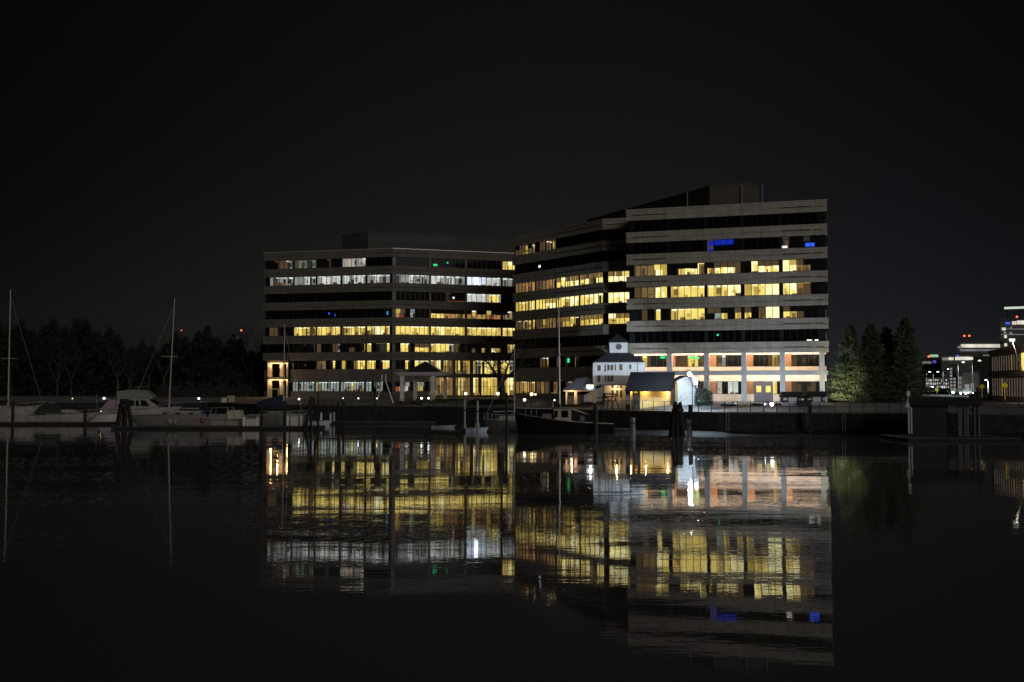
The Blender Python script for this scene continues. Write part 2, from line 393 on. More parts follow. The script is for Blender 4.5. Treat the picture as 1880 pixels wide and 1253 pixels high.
# ------------------------------------------------------------------ office buildings
class Facade:
    def __init__(s, p, q):
        s.o = Vector((p[0], p[1])); d = Vector((q[0] - p[0], q[1] - p[1])); s.L = d.length; s.u = d.normalized(); s.w = Vector((s.u.y, -s.u.x))
    def sp(s, px, y=600):      # distance along the facade seen at pixel column px
        k = at(px, y, 1.0).x
        return (k * s.o.y - s.o.x) / (s.u.x - k * s.u.y)
    def P(s, i, j, z): return (s.o.x + s.u.x * i + s.w.x * j, s.o.y + s.u.y * i + s.w.y * j, z)
def ring(b, pts, prof, closed=True, m=None):
    n = len(pts); rings = []
    for off, z in prof:
        r = []
        for i in range(n):
            p = Vector(pts[i]); a = Vector(pts[i - 1]) if (closed or i) else None; c = Vector(pts[(i + 1) % n]) if (closed or i < n - 1) else None
            ds = []
            if a is not None: ds.append((p - a).normalized())
            if c is not None: ds.append((c - p).normalized())
            ns = [Vector((d.y, -d.x)) for d in ds]
            if len(ns) == 2:
                t = (ns[0] + ns[1]); t = t / max(.25, t.dot(ns[0])) 
            else: t = ns[0]
            r.append((p.x + t.x * off, p.y + t.y * off, z))
        rings.append(r)
    k = len(b.v)
    for r in rings: b.v += r
    for j in range(len(prof) - 1):
        for i in range(n if closed else n - 1):
            h = (i + 1) % n; b.f.append((k + j * n + i, k + j * n + h, k + (j + 1) * n + h, k + (j + 1) * n + i)); b.m.append(m)
def bandprof(z0, z1, o=.35):
    h = z1 - z0
    return [(-.3, z0), (o, z0), (o, z0 + .38 * h), (o - .1, z0 + .40 * h), (o - .1, z0 + .45 * h), (o, z0 + .47 * h), (o, z0 + .80 * h), (o + .06, z0 + .81 * h), (o + .06, z1 - .04), (-.3, z1)]
SILL = [10.8 + 3.95 * k for k in range(7)]
HEAD = [s + 2.05 for s in SILL]
def window(B, fc, s0, s1, z0, z1, low, up=None, npan=None, cool=False, label=None, rails=0, depth=None):
    """one bay of ribbon glazing: frame > pane, lit_room"""
    up = up or low; n = npan or len(low)
    fr = MB(); o, u, w = (fc.o.x, fc.o.y), fc.u, fc.w
    t = .045
    for i in range(n + 1):
        s = s0 + (s1 - s0) * i / n; fr.wbox(o, u, w, (s - t, -.08, z0), (s + t, .06, z1))
    fr.wbox(o, u, w, (s0, -.08, z0), (s1, .055, z0 + .07)); fr.wbox(o, u, w, (s0, -.08, z1 - .07), (s1, .055, z1))
    for r in range(rails):
        zz = z0 + (z1 - z0) * (r + 1) / (rails + 1); fr.wbox(o, u, w, (s0, -.06, zz - .04), (s1, .05, zz + .04))
    f = fr.build('window', M_frame, B)
    if label: f['label'] = label
    lit = any(ch != '.' for ch in low + up)
    pn = MB(); pn.face([fc.P(s0, -.02, z0), fc.P(s1, -.02, z0), fc.P(s1, -.02, z1), fc.P(s0, -.02, z1)])
    po = pn.build('pane', M_glass if lit else M_dglass, None, origin=B['_o']); po.parent = f
    if not lit: return f
    rm = MB(); D = depth or 2.4; h = z1 - z0
    bright = M_tubew if cool else M_tube
    main = max(low, key=lambda c: low.count(c) if c != '.' else 0)
    cm = {'H': 'Y', 'Y': 'y', 'W': 'w', 'L': 'w', 'c': 'w', 'w': 'w', 'o': 'b', 't': 'w'}.get(main, 'n')
    rm.face([fc.P(s0, 0 - .03, z1 - .02), fc.P(s1, -.03, z1 - .02), fc.P(s1, -D, z1 - .02), fc.P(s0, -D, z1 - .02)], PM[cm])
    rm.face([fc.P(s0, -.03, z0 + .01), fc.P(s1, -.03, z0 + .01), fc.P(s1, -D, z0 + .01), fc.P(s0, -D, z0 + .01)], PM['n'])
    for s in (s0 + .01, s1 - .01): rm.face([fc.P(s, -.03, z0), fc.P(s, -D, z0), fc.P(s, -D, z1), fc.P(s, -.03, z1)], PM[cm])
    m = len(low); i = 0
    DN = {'Y': 'y', 'H': 'Y', 'y': 'b', 'W': 'w', 'L': 'W', 'c': 'w', 'o': 'b', 'w': 'd', 'b': 'n', 'm': 'n', 't': 'w'}
    while i < m:
        k = i
        while k < m and low[k] == low[i] and up[k] == up[i]: k += 1
        a = s0 + (s1 - s0) * i / m; c = s0 + (s1 - s0) * k / m; L = low[i]; U = up[i]; np_ = k - i; i = k
        if L == '.' and U == '.':
            rm.face([fc.P(a, -.10, z0), fc.P(c, -.10, z0), fc.P(c, -.10, z1), fc.P(a, -.10, z1)], M_black); continue
        d = R.uniform(1.2, D - .1) if L != '.' else .22
        rm.face([fc.P(a, -d, z0), fc.P(c, -d, z0), fc.P(c, -d, z1), fc.P(a, -d, z1)], PM[L])
        if L != '.':
            for q in range(R.choice((0, 1, 1, 2)) * (1 if np_ < 3 else 2)):      # doors, cupboards, wall boards
                q0 = R.uniform(a + .1, max(a + .2, c - .7)); ww = R.uniform(.3, .9); zt_ = z0 + h * R.choice((.45, .6, .8, .8))
                rm.wbox(o, u, w, (q0, -d + .02, z0 + .02 if R.random() < .6 else z0 + .3 * h), (min(c, q0 + ww), -d + .25, zt_), PM[DN.get(L, 'n')])
        if U != L:
            q0 = a
            while q0 < c - .05:
                q1 = min(c, q0 + (s1 - s0) / m); zm = z0 + h * R.uniform(.50, .55)
                rm.face([fc.P(q0 + .03, -.14, zm), fc.P(q1 - .03, -.14, zm), fc.P(q1 - .03, -.14, z1), fc.P(q0 + .03, -.14, z1)], PM[U] if U != '.' else M_black); q0 = q1
        if L in 'YHyWLwc':      # rows of ceiling fittings
            for dd, zz in ((.5, .10), (1.3, .16)):
                if dd > d - .2 or (U != L and dd < 1): continue
                q0 = a + R.uniform(0, .5)
                while q0 < c - .5:
                    q1 = min(c - .1, q0 + R.uniform(.9, 1.5))
                    if R.random() < .72: rm.wbox(o, u, w, (q0, -dd - .12, z1 - zz - .09), (q1, -dd, z1 - zz), bright)
                    q0 = q1 + R.uniform(.3, .8)
        if L in 'YHyWLwcob':      # desks, low cabinets, chairs, plants near the glass
            for q in range(np_):
                if R.random() < .5:
                    hh = R.uniform(.08, .30) * h; q0 = a + (c - a) * (q + R.uniform(0, .5)) / np_; q1 = min(c, q0 + R.uniform(.25, 1.1))
                    rm.wbox(o, u, w, (q0, -.7, z0 + .02), (q1, -.4, z0 + hh), PM[R.choice((DN.get(L, 'n'), 'b', 'n'))])
    ro = rm.build('lit_room', None, None, origin=B['_o']); ro.parent = f
    return f
def gap_walls(B, fc, z0, z1, bays, name='pier_cladding'):
    """dark cladding of one storey of one face, between and beside the windows"""
    b = MB(); e = [0] + [v for x in bays for v in x] + [fc.L]
    for a, c in zip(e[::2], e[1::2]):
        if c - a > .02: b.wbox((fc.o.x, fc.o.y), fc.u, fc.w, (a, -.3, z0), (c, .03, z1))
    return b
c1x = lambda x: 470 + x * 490 / 1705
c2x = lambda x: 930 + x * 620 / 1689

# ---- left building
LF = [(-58.33, 235), (-27.36, 227), (12, 239.65), (5, 262), (-50, 266)]
BL = thing('office_building', 'left grey eight storey office block, striped, cornered in its middle, two upper floors lit white', 'office building', (-27.36, 227, 4.4), world=True)
fA = Facade(LF[0], LF[1]); fB = Facade(LF[1], LF[2])
for k in range(7):
    z0, z1 = HEAD[k], (SILL[k + 1] if k < 6 else 38.4)
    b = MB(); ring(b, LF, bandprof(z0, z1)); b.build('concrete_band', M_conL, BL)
baA = [(fA.sp(c1x(a)), fA.sp(c1x(b))) for a, b in ((86, 235), (243, 381), (389, 539), (549, 699), (709, 855))]
baB = [(fB.sp(c1x(a)), fB.sp(c1x(b))) for a, b in ((892, 1106), (1117, 1334), (1347, 1565), (1575, 1792))]
rowsA = {6: ['.nnwd', 'GGdGG', '..d..', 'ttwtW', '.....'], 5: ['dwwww', 'wwWww', 'WWtWW', 'WwWWw', 'wWwww'], 4: ['.....'] * 5, 3: ['.....'] * 5,
         2: ['nd...', 'YYynY', 'YYyYY', 'yYyYy', 'yHHyY'], 1: ['.....', '..n.d', 'd..nw', '.nd.y', 'Y.ddY'], 0: ['.....', '.....', 'mm.Y.', 'n.mYY', 'Yy.YY']}
upA = {(2, 4): 'YHHYY', (1, 3): '....y'}
rowsB = {6: ['.......', '.......', '.......', 'YYYYYYY'], 5: ['dwwWwww', 'WWWwWww', 'LLLLWWW', 'wwwwwww'], 4: ['.......', '...d...', 'WWWWtYY', '.......'],
         3: ['or.t...', 'YYYooob', 'oyoyoro', 'rworroo'], 2: ['YYYYYYY', 'YYHYYYY', 'yYYYYYY', 'YYYYyYY'], 1: ['.YY.YYY', 'yYYYwn.', '.m.y.HY', '.yY.y.Y'], 0: ['..Y.YyY', None, None, None]}
upB = {(3, 0): 'yn.w...', (3, 1): '.......', (3, 2): '.y..y..', (3, 3): '.w.....', (1, 0): '.YY.nnn', (1, 2): '.......', (6, 3): 'yHyHyHy'}
for k in range(7):
    b = gap_walls(BL, fA, SILL[k], HEAD[k], baA)
    bb = gap_walls(BL, fB, SILL[k], HEAD[k], baB if k else baB[:1] + [(baB[1][0], fB.L - .4)]); n = len(b.v)
    b.v += bb.v; b.f += [tuple(i + n for i in f) for f in bb.f]; b.m += bb.m
    n2 = MB(); ring(b, LF[2:] + [LF[0]], [(0, SILL[k]), (0, HEAD[k])], closed=False)
    b.build('pier_cladding', M_pier, BL)
    for i, (s0, s1) in enumerate(baA):
        lo = rowsA[k][i]; window(BL, fA, s0, s1, SILL[k], HEAD[k], lo, upA.get((k, i)), 5, cool=k > 4)
    for i, (s0, s1) in enumerate(baB):
        lo = rowsB[k][i]
        if lo: window(BL, fB, s0, s1, SILL[k], HEAD[k], lo, upB.get((k, i)), 7, cool=k > 3 and k < 6)
# ground storey
for i, codes in ((1, 'cwcWcwcc'), (2, 'yccwccww'), (3, 'cwwYccwcc'), (4, 'cc.wcY..')):
    s0, s1 = baA[i]; window(BL, fA, s0 - .2, s1 - .2, 5.7, 7.95, codes, None, len(codes), cool=True)
s0, s1 = baB[0]; window(BL, fB, s0, s1, 5.7, 7.95, 'roW.cy.', '..w.cw.', 7, cool=True)
lobL = [baB[1][0], baB[1][1] + .1, baB[2][1] + .1, baB[3][1]]
lob0 = baB[1][0]
gw = MB(); fo = lambda f: (f.o.x, f.o.y)
gw.wbox(fo(fA), fA.u, fA.w, (0, -.3, 7.95), (fA.L, .33, 10.8)); gw.wbox(fo(fA), fA.u, fA.w, (0, -.3, 4.4), (fA.L, .3, 5.7))
gw.wbox(fo(fB), fB.u, fB.w, (0, -.3, 7.95), (lob0 - .3, .33, 10.8)); gw.wbox(fo(fB), fB.u, fB.w, (0, -.3, 4.4), (lob0 - .3, .3, 5.7))
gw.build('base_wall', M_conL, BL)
e = [0] + [v for x in ((baA[i][0] - .2, baA[i][1] - .2) for i in (1, 2, 3, 4)) for v in x] + [fA.L]
gw = MB()
for a, c in zip(e[::2], e[1::2]): gw.wbox(fo(fA), fA.u, fA.w, (a, -.3, 5.7), (c, .02, 7.95))
gw.wbox(fo(fB), fB.u, fB.w, (0, -.3, 5.7), (baB[0][0], .02, 7.95)); gw.wbox(fo(fB), fB.u, fB.w, (baB[0][1], -.3, 5.7), (lob0, .02, 7.95))
ring(gw, LF[2:] + [LF[0]], [(0, 4.4), (0, 10.8)], closed=False)
gw.build('base_cladding', M_pier, BL)
for i, (a, c) in enumerate(((baB[1][0], baB[1][1]), (baB[2][0] - .3, baB[2][1] - .9), (baB[2][1] - .2, baB[3][1]))):
    pass
lobs = [(fB.sp(c1x(1117)), fB.sp(c1x(1258)), 'oyboyo', 'yoHoyb'), (fB.sp(c1x(1275)), fB.sp(c1x(1367)), 'obYoyH', 'YybYoy'), (fB.sp(c1x(1388)), fB.sp(c1x(1542)), 'YHyYnYY', 'YywYHYY'), (fB.sp(c1x(1564)), fB.sp(c1x(1790)), 'YyYHYyYY', 'yYYwYYyY')]
for a, c, lo, hi in lobs:
    window(BL, fB, a, c, 9.75, 13.0, hi, None, len(hi), rails=1, depth=5)
    window(BL, fB, a, c, 4.75, 8.95, lo, None, len(lo), rails=1, depth=6)
lw = MB(); e = [lob0] + [v for x in lobs for v in x[:2]] + [fB.L]
lw.wbox(fo(fB), fB.u, fB.w, (lob0 + .01, -.3, 8.95), (fB.L, .15, 9.75)); lw.wbox(fo(fB), fB.u, fB.w, (lob0, -.3, 4.4), (fB.L, .25, 4.75))
for a, c in zip(e[::2], e[1::2]):
    if c - a > .05: lw.wbox(fo(fB), fB.u, fB.w, (a, -.3, 4.76), (c, .2, 12.84))
lw.build('lobby_mullion_wall', mat('brown_pier', (.10, .08, .06), .8), BL)
# slots on the bands
for k in range(7):
    zz = HEAD[k] + .95
    sl = MB(); sl.wbox(fo(fB), fB.u, fB.w, (.8, .24, zz), (baB[0][1], .37, zz + .10)); sl.build('band_slot', M_slot, BL)
    sl = MB(); sl.wbox(fo(fA), fA.u, fA.w, (baA[4][0] + 1, .24, zz), (fA.L - .5, .37, zz + .08)); sl.build('band_slot', M_slot, BL)
cp = MB(); ring(cp, LF, [(-.4, 38.4), (.46, 38.4), (.46, 38.52), (-.4, 38.52)]); cp.build('roof_coping', M_cop, BL)
rf = MB(); rf.face([(x, y, 38.2) for x, y in LF]); rf.build('roof', M_roof, BL)
# roof plant room
pb = MB(); PL = [(ax(622, 236), 239), (ax(672, 232), 233.5), (9.5, 247), (3, 258), (ax(622, 236) + 3, 258)]
ring(pb, PL, [(0, 38.2), (0, 42.9), (.15, 42.95), (.15, 43.35), (-.1, 43.35)]); pb.face([(x, y, 43.3) for x, y in PL])
ph = pb.build('plant_room', mat('plant_room_cladding', (.075, .072, .066), .8, noise=.2), BL)
an = MB(); p = at(658, 428, 236)
an.tube((p.x, p.y, 43.3), (p.x, p.y, 43.9), .25, .25, 8); p = at(700, 428, 238)
an.tube((p.x, p.y, 43.3), (p.x, p.y, 44.6), .06); an.tube((p.x - 1, p.y, 44.3), (p.x + .6, p.y, 44.5), .05); an.build('roof_antenna', M_blk, BL)
# little coloured lights seen in dark rows
def glint(B, fc, px, k, dz, wd, h, m, name='indicator_light'):
    s = fc.sp(px); b = MB(); b.wbox(fo(fc), fc.u, fc.w, (s - wd / 2, -.01, SILL[k] + dz), (s + wd / 2, .03, SILL[k] + dz + h)); return b.build(name, m, B)
glint(BL, fB, c1x(1145), 6, .3, .9, .45, M_green); glint(BL, fB, c1x(1223), 6, 1.0, .3, .3, M_green)
M_bl = emit('blue_screen', (.03, .12, 1), 1); M_cy = emit('cyan_screen', (.02, .5, 1), .8)
glint(BL, fA, c1x(466), 3, .9, .25, .5, M_bl); glint(BL, fA, c1x(505), 3, .5, .2, .5, M_bl); glint(BL, fA, c1x(840), 3, .6, .3, .8, M_cy)
glint(BL, fB, c1x(1262), 4, .7, .4, .4, M_sign); glint(BL, fB, c1x(1285), 4, .05, 4.5, .14, PM['r'])
glint(BL, fB, c1x(1408), 5, .3, .8, 1.5, M_cool, 'bright_ceiling_spot')

# ---- right building
RC = [(.58, 209.7), (17.31, 186.7), (23.44, 184.75), (20.85, 176.6), (52.61, 166.6), (59.4, 188.2), (48, 226), (8, 233)]
BR = thing('office_building', 'right office block with a lit colonnade at its foot and yellow lit offices', 'office building', (20.85, 176.6, 4.4), world=True)
fC = Facade(RC[0], RC[1]); fD = Facade(RC[1], RC[2]); fM = Facade(RC[3], RC[4]); fS = Facade(RC[4], RC[5])
for k in range(7):
    z0, z1 = HEAD[k], (SILL[k + 1] if k < 6 else 38.4)
    b = MB(); ring(b, RC, bandprof(z0, z1, .4)); b.build('concrete_band', M_conR, BR)
baC = [(fC.sp(c2x(a)), fC.sp(c2x(b))) for a, b in ((45, 143), (147, 247), (250, 363), (368, 484))]
baD = [(fD.sp(c2x(509)), min(fD.L - .3, fD.sp(c2x(618))))]
baM = [(fM.sp(c2x(a)), fM.sp(c2x(b))) for a, b in ((640, 805), (822, 992), (1006, 1174), (1191, 1366), (1384, 1560))]
rC = {6: ['nymym', '.mymm', '.....', '.....'], 5: ['.....', '.....', '.....', '.....'], 4: ['oobobo', 'bboobo', 'HHHHH', 'HbHHH'], 3: ['YyYHYY', 'YHHHH', 'yHHHH', 'YHHYH'],
      2: ['ybynYy', 'yobyy', 'yyYyy', 'YYYYY'], 1: ['.....'] * 4, 0: ['.....', '.yy..', 'd.m.n', '.....']}
uC = {(4, 2): 'bHnbb', (4, 3): 'bnbbb', (2, 2): 'bbbyy', (2, 3): 'bbbbb', (2, 1): 'nobbb', (3, 1): 'YYyyy', (6, 0): '.nm.m'}
rD = {6: '...', 5: '...', 4: 'HHH', 3: 'HHH', 2: 'yYY', 1: '...', 0: 'm..'}
uD = {4: 'bbY', 2: 'Hbb'}
rM = {6: ['.....'] * 5, 5: ['.....', '.....', 'u....', '.....', 'd....'], 4: ['bbbHY', '.YHHb', 'yHHHb', '.HHHH', 'HHbb.'], 3: ['nbbHH', 'yYYYY', 'YyYHH', 'yYYHH', 'YHbn.'],
      2: ['.n.Y.', 'yYYYY', '.cY.Y', 'Y.bHH', 'Yyn..'], 1: ['.....'] * 5}
uM = {(5, 2): 'uuuu.', (5, 4): 'd..d.', (4, 0): 'bbbYy', (4, 1): '....b', (4, 2): '.nnnn', (4, 3): '.Hnnn', (4, 4): 'Hyn..', (2, 2): 'nn..n', (2, 3): 'n.nHH', (2, 4): 'n....', (3, 0): 'nbbHY'}
for k in range(7):
    b = gap_walls(BR, fC, SILL[k], HEAD[k], baC)
    extra = [gap_walls(BR, fD, SILL[k], HEAD[k], baD)]
    if k: extra.append(gap_walls(BR, fM, SILL[k], HEAD[k], baM))
    for bb in extra:
        n = len(b.v); b.v += bb.v; b.f += [tuple(i + n for i in f) for f in bb.f]; b.m += bb.m
    ring(b, RC[4:] + [RC[0]], [(0, SILL[k]), (0, HEAD[k])], closed=False)
    if k: ring(b, RC[2:4], [(0, SILL[k]), (0, HEAD[k])], closed=False)
    b.build('pier_cladding', M_pier, BR)
    for i, (s0, s1) in enumerate(baC): window(BR, fC, s0, s1, SILL[k], HEAD[k], rC[k][i], uC.get((k, i)), 6 if i < 2 else 5)
    for i, (s0, s1) in enumerate(baD): window(BR, fD, s0, s1, SILL[k], HEAD[k], rD[k], uD.get(k), 4)
    if k:
        for i, (s0, s1) in enumerate(baM): window(BR, fM, s0, s1, SILL[k], HEAD[k], rM[k][i], uM.get((k, i)), 5)
        # side face windows
        b = MB()
sl = MB()
for k in range(7):
    zz = HEAD[k] + .88
    for f_, a, c in ((fM, .8, baM[0][1]), (fM, baM[4][0], fM.L - 2.2), (fM, fM.L - 1.6, fM.L - .3), (fC, baC[2][0], fC.L - .4), (fD, .8, fD.L - 1)):
        sl = MB(); sl.wbox(fo(f_), f_.u, f_.w, (a, .28, zz), (c, .42, zz + .11)); sl.build('band_slot', M_slot, BR)
cp = MB(); ring(cp, RC, [(-.4, 38.4), (.52, 38.4), (.52, 38.55), (-.4, 38.55)]); cp.build('roof_coping', M_cop, BR)
rf = MB(); rf.face([(x, y, 38.2) for x, y in RC]); rf.build('roof', M_roof, BR)
# base of the receding faces
gw = MB(); gwb = MB()
for f_ in (fC, fD): gw.wbox(fo(f_), f_.u, f_.w, (0, -.3, 8.0), (f_.L, .36, 10.8)); gw.wbox(fo(f_), f_.u, f_.w, (0, -.3, 4.4), (f_.L, .3, 5.5))
gw.build('base_wall', M_conR, BR)
gb = [(baC[0][0], baC[0][1], 'oyoyb', None), (baC[1][0], baC[1][1] + .5, 'bnrbn', None), (baC[2][0] + 2.0, baC[2][1] - 1.2, '.yy.', None), (baC[3][0], baC[3][1], '....', None)]
for a, c, lo, u_ in gb: window(BR, fC, a, c, 5.5, 8.0, lo, u_, 5)
e = [0] + [v for x in gb for v in x[:2]] + [fC.L]
for a, c in zip(e[::2], e[1::2]): gwb.wbox(fo(fC), fC.u, fC.w, (a, -.3, 5.5), (c, .03, 8.0))
gwb.wbox(fo(fD), fD.u, fD.w, (0, -.3, 5.5), (fD.L, .03, 8.0))
ring(gwb, RC[5:] + [RC[0]], [(0, 4.4), (0, 10.8)], closed=False)
gwb.build('base_cladding', M_pier, BR)
# colonnade: columns and beam on the main face, glazed storeys set back
cols = [c2x(v) for v in (815, 1000, 1187, 1380, 1578)]
DEP = 3.2
cb = MB(); cb.wbox(fo(fM), fM.u, fM.w, (-.2, -.8, 9.05), (fM.L + .3, .3, 9.8)); cb.build('colonnade_beam', M_col, BR, bevel=.04)
for px in cols + [c2x(628)]:
    s = fM.sp(px, 680); b = MB()
    b.wbox(fo(fM), fM.u, fM.w, (s - .42, -.75, 4.4), (s + .42, .32, 9.05)); b.wbox(fo(fM), fM.u, fM.w, (s - .42, -.75, 9.8), (s + .42, .32, 12.85)); b.build('column', M_col, BR)
sb = MB()    # soffit, gallery floor
sb.wbox(fo(fM), fM.u, fM.w, (0, -DEP, 13.5), (fM.L, -.31, 13.7)); sb.wbox(fo(fM), fM.u, fM.w, (0, -DEP, 9.72), (fM.L, -.8, 9.86)); sb.build('colonnade_soffit', M_stucco, BR)
wl_ = MB(); wl_.wbox(fo(fM), fM.u, fM.w, (0, -DEP - .3, 8.0), (fM.L, -DEP + .02, 10.55)); wl_.wbox(fo(fM), fM.u, fM.w, (0, -DEP - .3, 4.4), (fM.L, -DEP + .02, 5.75))
wl_.wbox(fo(fM), fM.u, fM.w, (-.0, -DEP, 4.4), (.3, -.31, 13.5)); wl_.wbox(fo(fM), fM.u, fM.w, (0, -DEP - .3, 12.6), (fM.L, -DEP + .02, 13.5))
wl_.build('colonnade_back_wall', M_stucco, BR)
side_ = MB(); side_.wbox(fo(fM), fM.u, fM.w, (fM.L - .02, -14, 4.4), (fM.L + .3, -3.6, 10.8)); side_.wbox(fo(fM), fM.u, fM.w, (fM.L - .02, -22.6, 12.0), (fM.L + .05, -3.6, 12.85)); side_.build('side_cladding', M_pier, BR)
bays = [fM.sp(c2x(v), 680) for v in (612, 815, 1000, 1187, 1380, 1578)]
upw = ['.Yn...y', 'nnYYmn', 'bW....', '...nym', 'n.d...']
loww = ['b...', 'n.b.n', 't.WW.', 'n.YtY.', 'nd.dn.']
for i in range(5):
    a, c = bays[i] + .5, bays[i + 1] - .3
    fI = Facade(fM.P(0, -DEP, 0)[:2], fM.P(fM.L, -DEP, 0)[:2])
    ra = a + (.9 if i > 1 else .1)
    window(BR, fI, ra, c, 10.55, 12.6, upw[i], None, 5)
    window(BR, fI, ra, c, 5.75, 8.0, loww[i], None, 5)
    for z0_, z1_ in ((10.55, 12.7), (5.75, 8.0)):
        b = MB(); b.wbox(fo(fI), fI.u, fI.w, (bays[i] - .5, -.2, z0_), (ra, .04, z1_)); b.build('inner_pier', M_terra, BR)
    # recessed downlights / uplights of the gallery
    for s in (a + 1.0, c - 1.0):
        for zz, pw, jj in ((13.25, 260, -1.1), (9.5, 150, -1.35)):
            lb_ = MB(); q = fM.P(s, jj, zz + .12); lb_.lathe((q[0], q[1], q[2] - .05), [(.16, 0), (.16, .1)], 8); lb_.build('downlight', M_down, BR)
            lamp(fM.P(s, jj, zz - .05), (1, .78, .56), pw, .12, BR)
fI = Facade(fM.P(0, -DEP, 0)[:2], fM.P(fM.L, -DEP, 0)[:2])
dr = MB(); sdo = fI.sp(c2x(1285), 710); dr.wbox(fo(fI), fI.u, fI.w, (sdo - 1.6, -.02, 4.42), (sdo + 1.6, .10, 7.9)); do = dr.build('entrance_door', mat('grey_door', (.10, .10, .12), .5), BR)
for q in (-.8, .8):
    dw = MB(); dw.wbox(fo(fI), fI.u, fI.w, (sdo + q - .4, .10, 6.1), (sdo + q + .4, .13, 7.2))
    dwo = dw.build('door_window', PM['Y'], None, origin=BR['_o']); dwo.parent = do
for px, zz in ((c2x(782), 12.1), (c2x(925), 12.1), (c2x(953), 11.95)):
    s = fI.sp(px, 652); b = MB(); b.wbox(fo(fI), fI.u, fI.w, (s - .4, .2, zz), (s + .4, .3, zz + .3)); b.build('exit_sign', M_green, BR)
glint(BR, fM, c2x(1056), 1, 1.1, .3, .3, M_green); glint(BR, fM, c2x(1515), 1, .06, .9, .2, M_sign); glint(BR, fM, c2x(1550), 1, .06, .6, .2, M_sign)
glint(BR, fM, c2x(1395), 5, .1, .9, .35, M_sign); glint(BR, fM, c2x(1522), 5, .2, 1.5, .6, M_bl); glint(BR, fC, c2x(310), 0, .9, .7, .8, M_green); glint(BR, fC, c2x(165), 5, .7, .6, .5, M_sign)
# side face thin lit windows strips
# plant room on the roof
PR = [(17, 223), (36.9, 184.5), (ax(1388, 181), 181.5), (ax(1400, 186), 187), (50, 205), (40, 222)]
pb = MB(); ring(pb, PR, [(0, 38.2), (0, 44.2), (.1, 44.2), (.1, 44.45), (-.1, 44.45)]); pb.face([(x, y, 44.4) for x, y in PR])
ph = pb.build('plant_room', mat('plant_room_panel', (.12, .11, .10), .75, noise=.15), BR)
for px, yy, Y in ((1262, 352, 186), (1362, 340, 181.9), (1400, 340, 180)):
    p = at(px, 360, Y); b = MB(); b.tube((p.x, Y, 38.2), (p.x, Y, az(yy, Y)), .09); b.build('roof_pipe', M_gal, BR)
sc = MB(); s = fM.sp(1300); 
# side face lit window slivers
for k, zz in ((2, .4), (1, .4)):
    s = 12; b = MB(); b.wbox(fo(fS), fS.u, fS.w, (s, -.02, SILL[k]), (s + 3, .05, HEAD[k])); b.build('side_window', PM['w'], BR)

# ------------------------------------------------------------------ lit portico at the left end
px0, px1 = 491, 528; Yp = 229.5
PO = thing('entrance_portico', 'two storey portico edged in warm light at the left end of the left office block', 'portico', (ax(510, Yp), Yp, 4.4), world=True)
M_pl = mat('portico_plaster', (.62, .50, .36), .8)
xs = [ax(495, Yp), ax(517, Yp), ax(527, Yp)]
for x_, w_ in zip(xs, (.45, .4, .12)):
    b = MB(); b.box((x_ - w_, Yp - .4, 4.4), (x_ + w_, Yp + .4, 12.3)); b.build('column', M_pl, PO)
for z0_, z1_ in ((12.3, 12.9), (8.5, 9.0)): b = MB(); b.box((xs[0] - .45, Yp - .5, z0_), (xs[2] + .2, Yp + 3, z1_)); b.build('beam', mat('portico_beam', (.05, .045, .04), .8), PO)
b = MB(); b.box((xs[0], Yp + 3.2, 4.4), (xs[2], Yp + 3.3, 12.3)); b.build('back_glass', M_dglass, PO)
b = MB(); b.box((xs[0] + .1, Yp - .48, 12.12), (xs[2] + .2, Yp - .40, 12.28)); b.box((xs[0] + .1, Yp - .48, 8.32), (xs[2] + .2, Yp - .4, 8.46)); b.build('light_strip', emit('strip_light', (1, .66, .25), 2.4), PO)
b = MB()
for x_, y0, y1 in ((ax(499, Yp), 4.4, 6.2), (ax(513, Yp), 4.4, 6.2)): b.box((x_ - .1, Yp - 1.2, y0), (x_ + .1, Yp - 1.0, y1))
b.box((ax(499, Yp) - .1, Yp - 1.2, 6.2), (ax(513, Yp) + .1, Yp - 1.0, 6.4)); b.build('door_frame', mat('brass_frame', (.7, .5, .12), .5), PO)
for z_ in (11.9, 8.1): 
    for x_ in (xs[0] + .6, xs[1] - .6): lamp((x_, Yp - .9, z_), (1, .62, .28), 110, .1, PO)
    lamp((xs[2] + .3, Yp - .8, z_), (1, .62, .28), 45, .1, PO)

# ------------------------------------------------------------------ trees
def branch(b, p, d, L, r, lev, maxl, rnd, spread, upb, sides):
    n = 2 if lev > 2 else 3; q = p
    for i in range(n):
        d = (d + Vector((rnd.uniform(-1, 1), rnd.uniform(-1, 1), rnd.uniform(-.5, .8))) * .14 + Vector((0, 0, upb))).normalized()
        q2 = q + d * L / n; r2 = r * (1 - .35 / n)
        b.tube(q, q2, r, r2, sides if lev < 3 else 3, cap=False); q = q2; r = r2
        if lev < maxl and i > 0 and lev > 0 and rnd.random() < .7:
            a = d.orthogonal().normalized(); a.rotate(Matrix.Rotation(rnd.uniform(0, 6.28), 3, d))
            branch(b, q, (d * .6 + a * spread).normalized(), L * rnd.uniform(.5, .7), r * .5, lev + 1, maxl, rnd, spread, upb, sides)
    if lev < maxl:
        k = rnd.choice((2, 3, 3)); ph = rnd.uniform(0, 6.28)
        for i in range(k):
            a = d.orthogonal().normalized(); a.rotate(Matrix.Rotation(ph + 6.28 * i / k + rnd.uniform(-.4, .4), 3, d))
            branch(b, q, (d + a * spread * rnd.uniform(.6, 1.2)).normalized(), L * rnd.uniform(.62, .85), r * .62, lev + 1, maxl, rnd, spread, upb, sides)
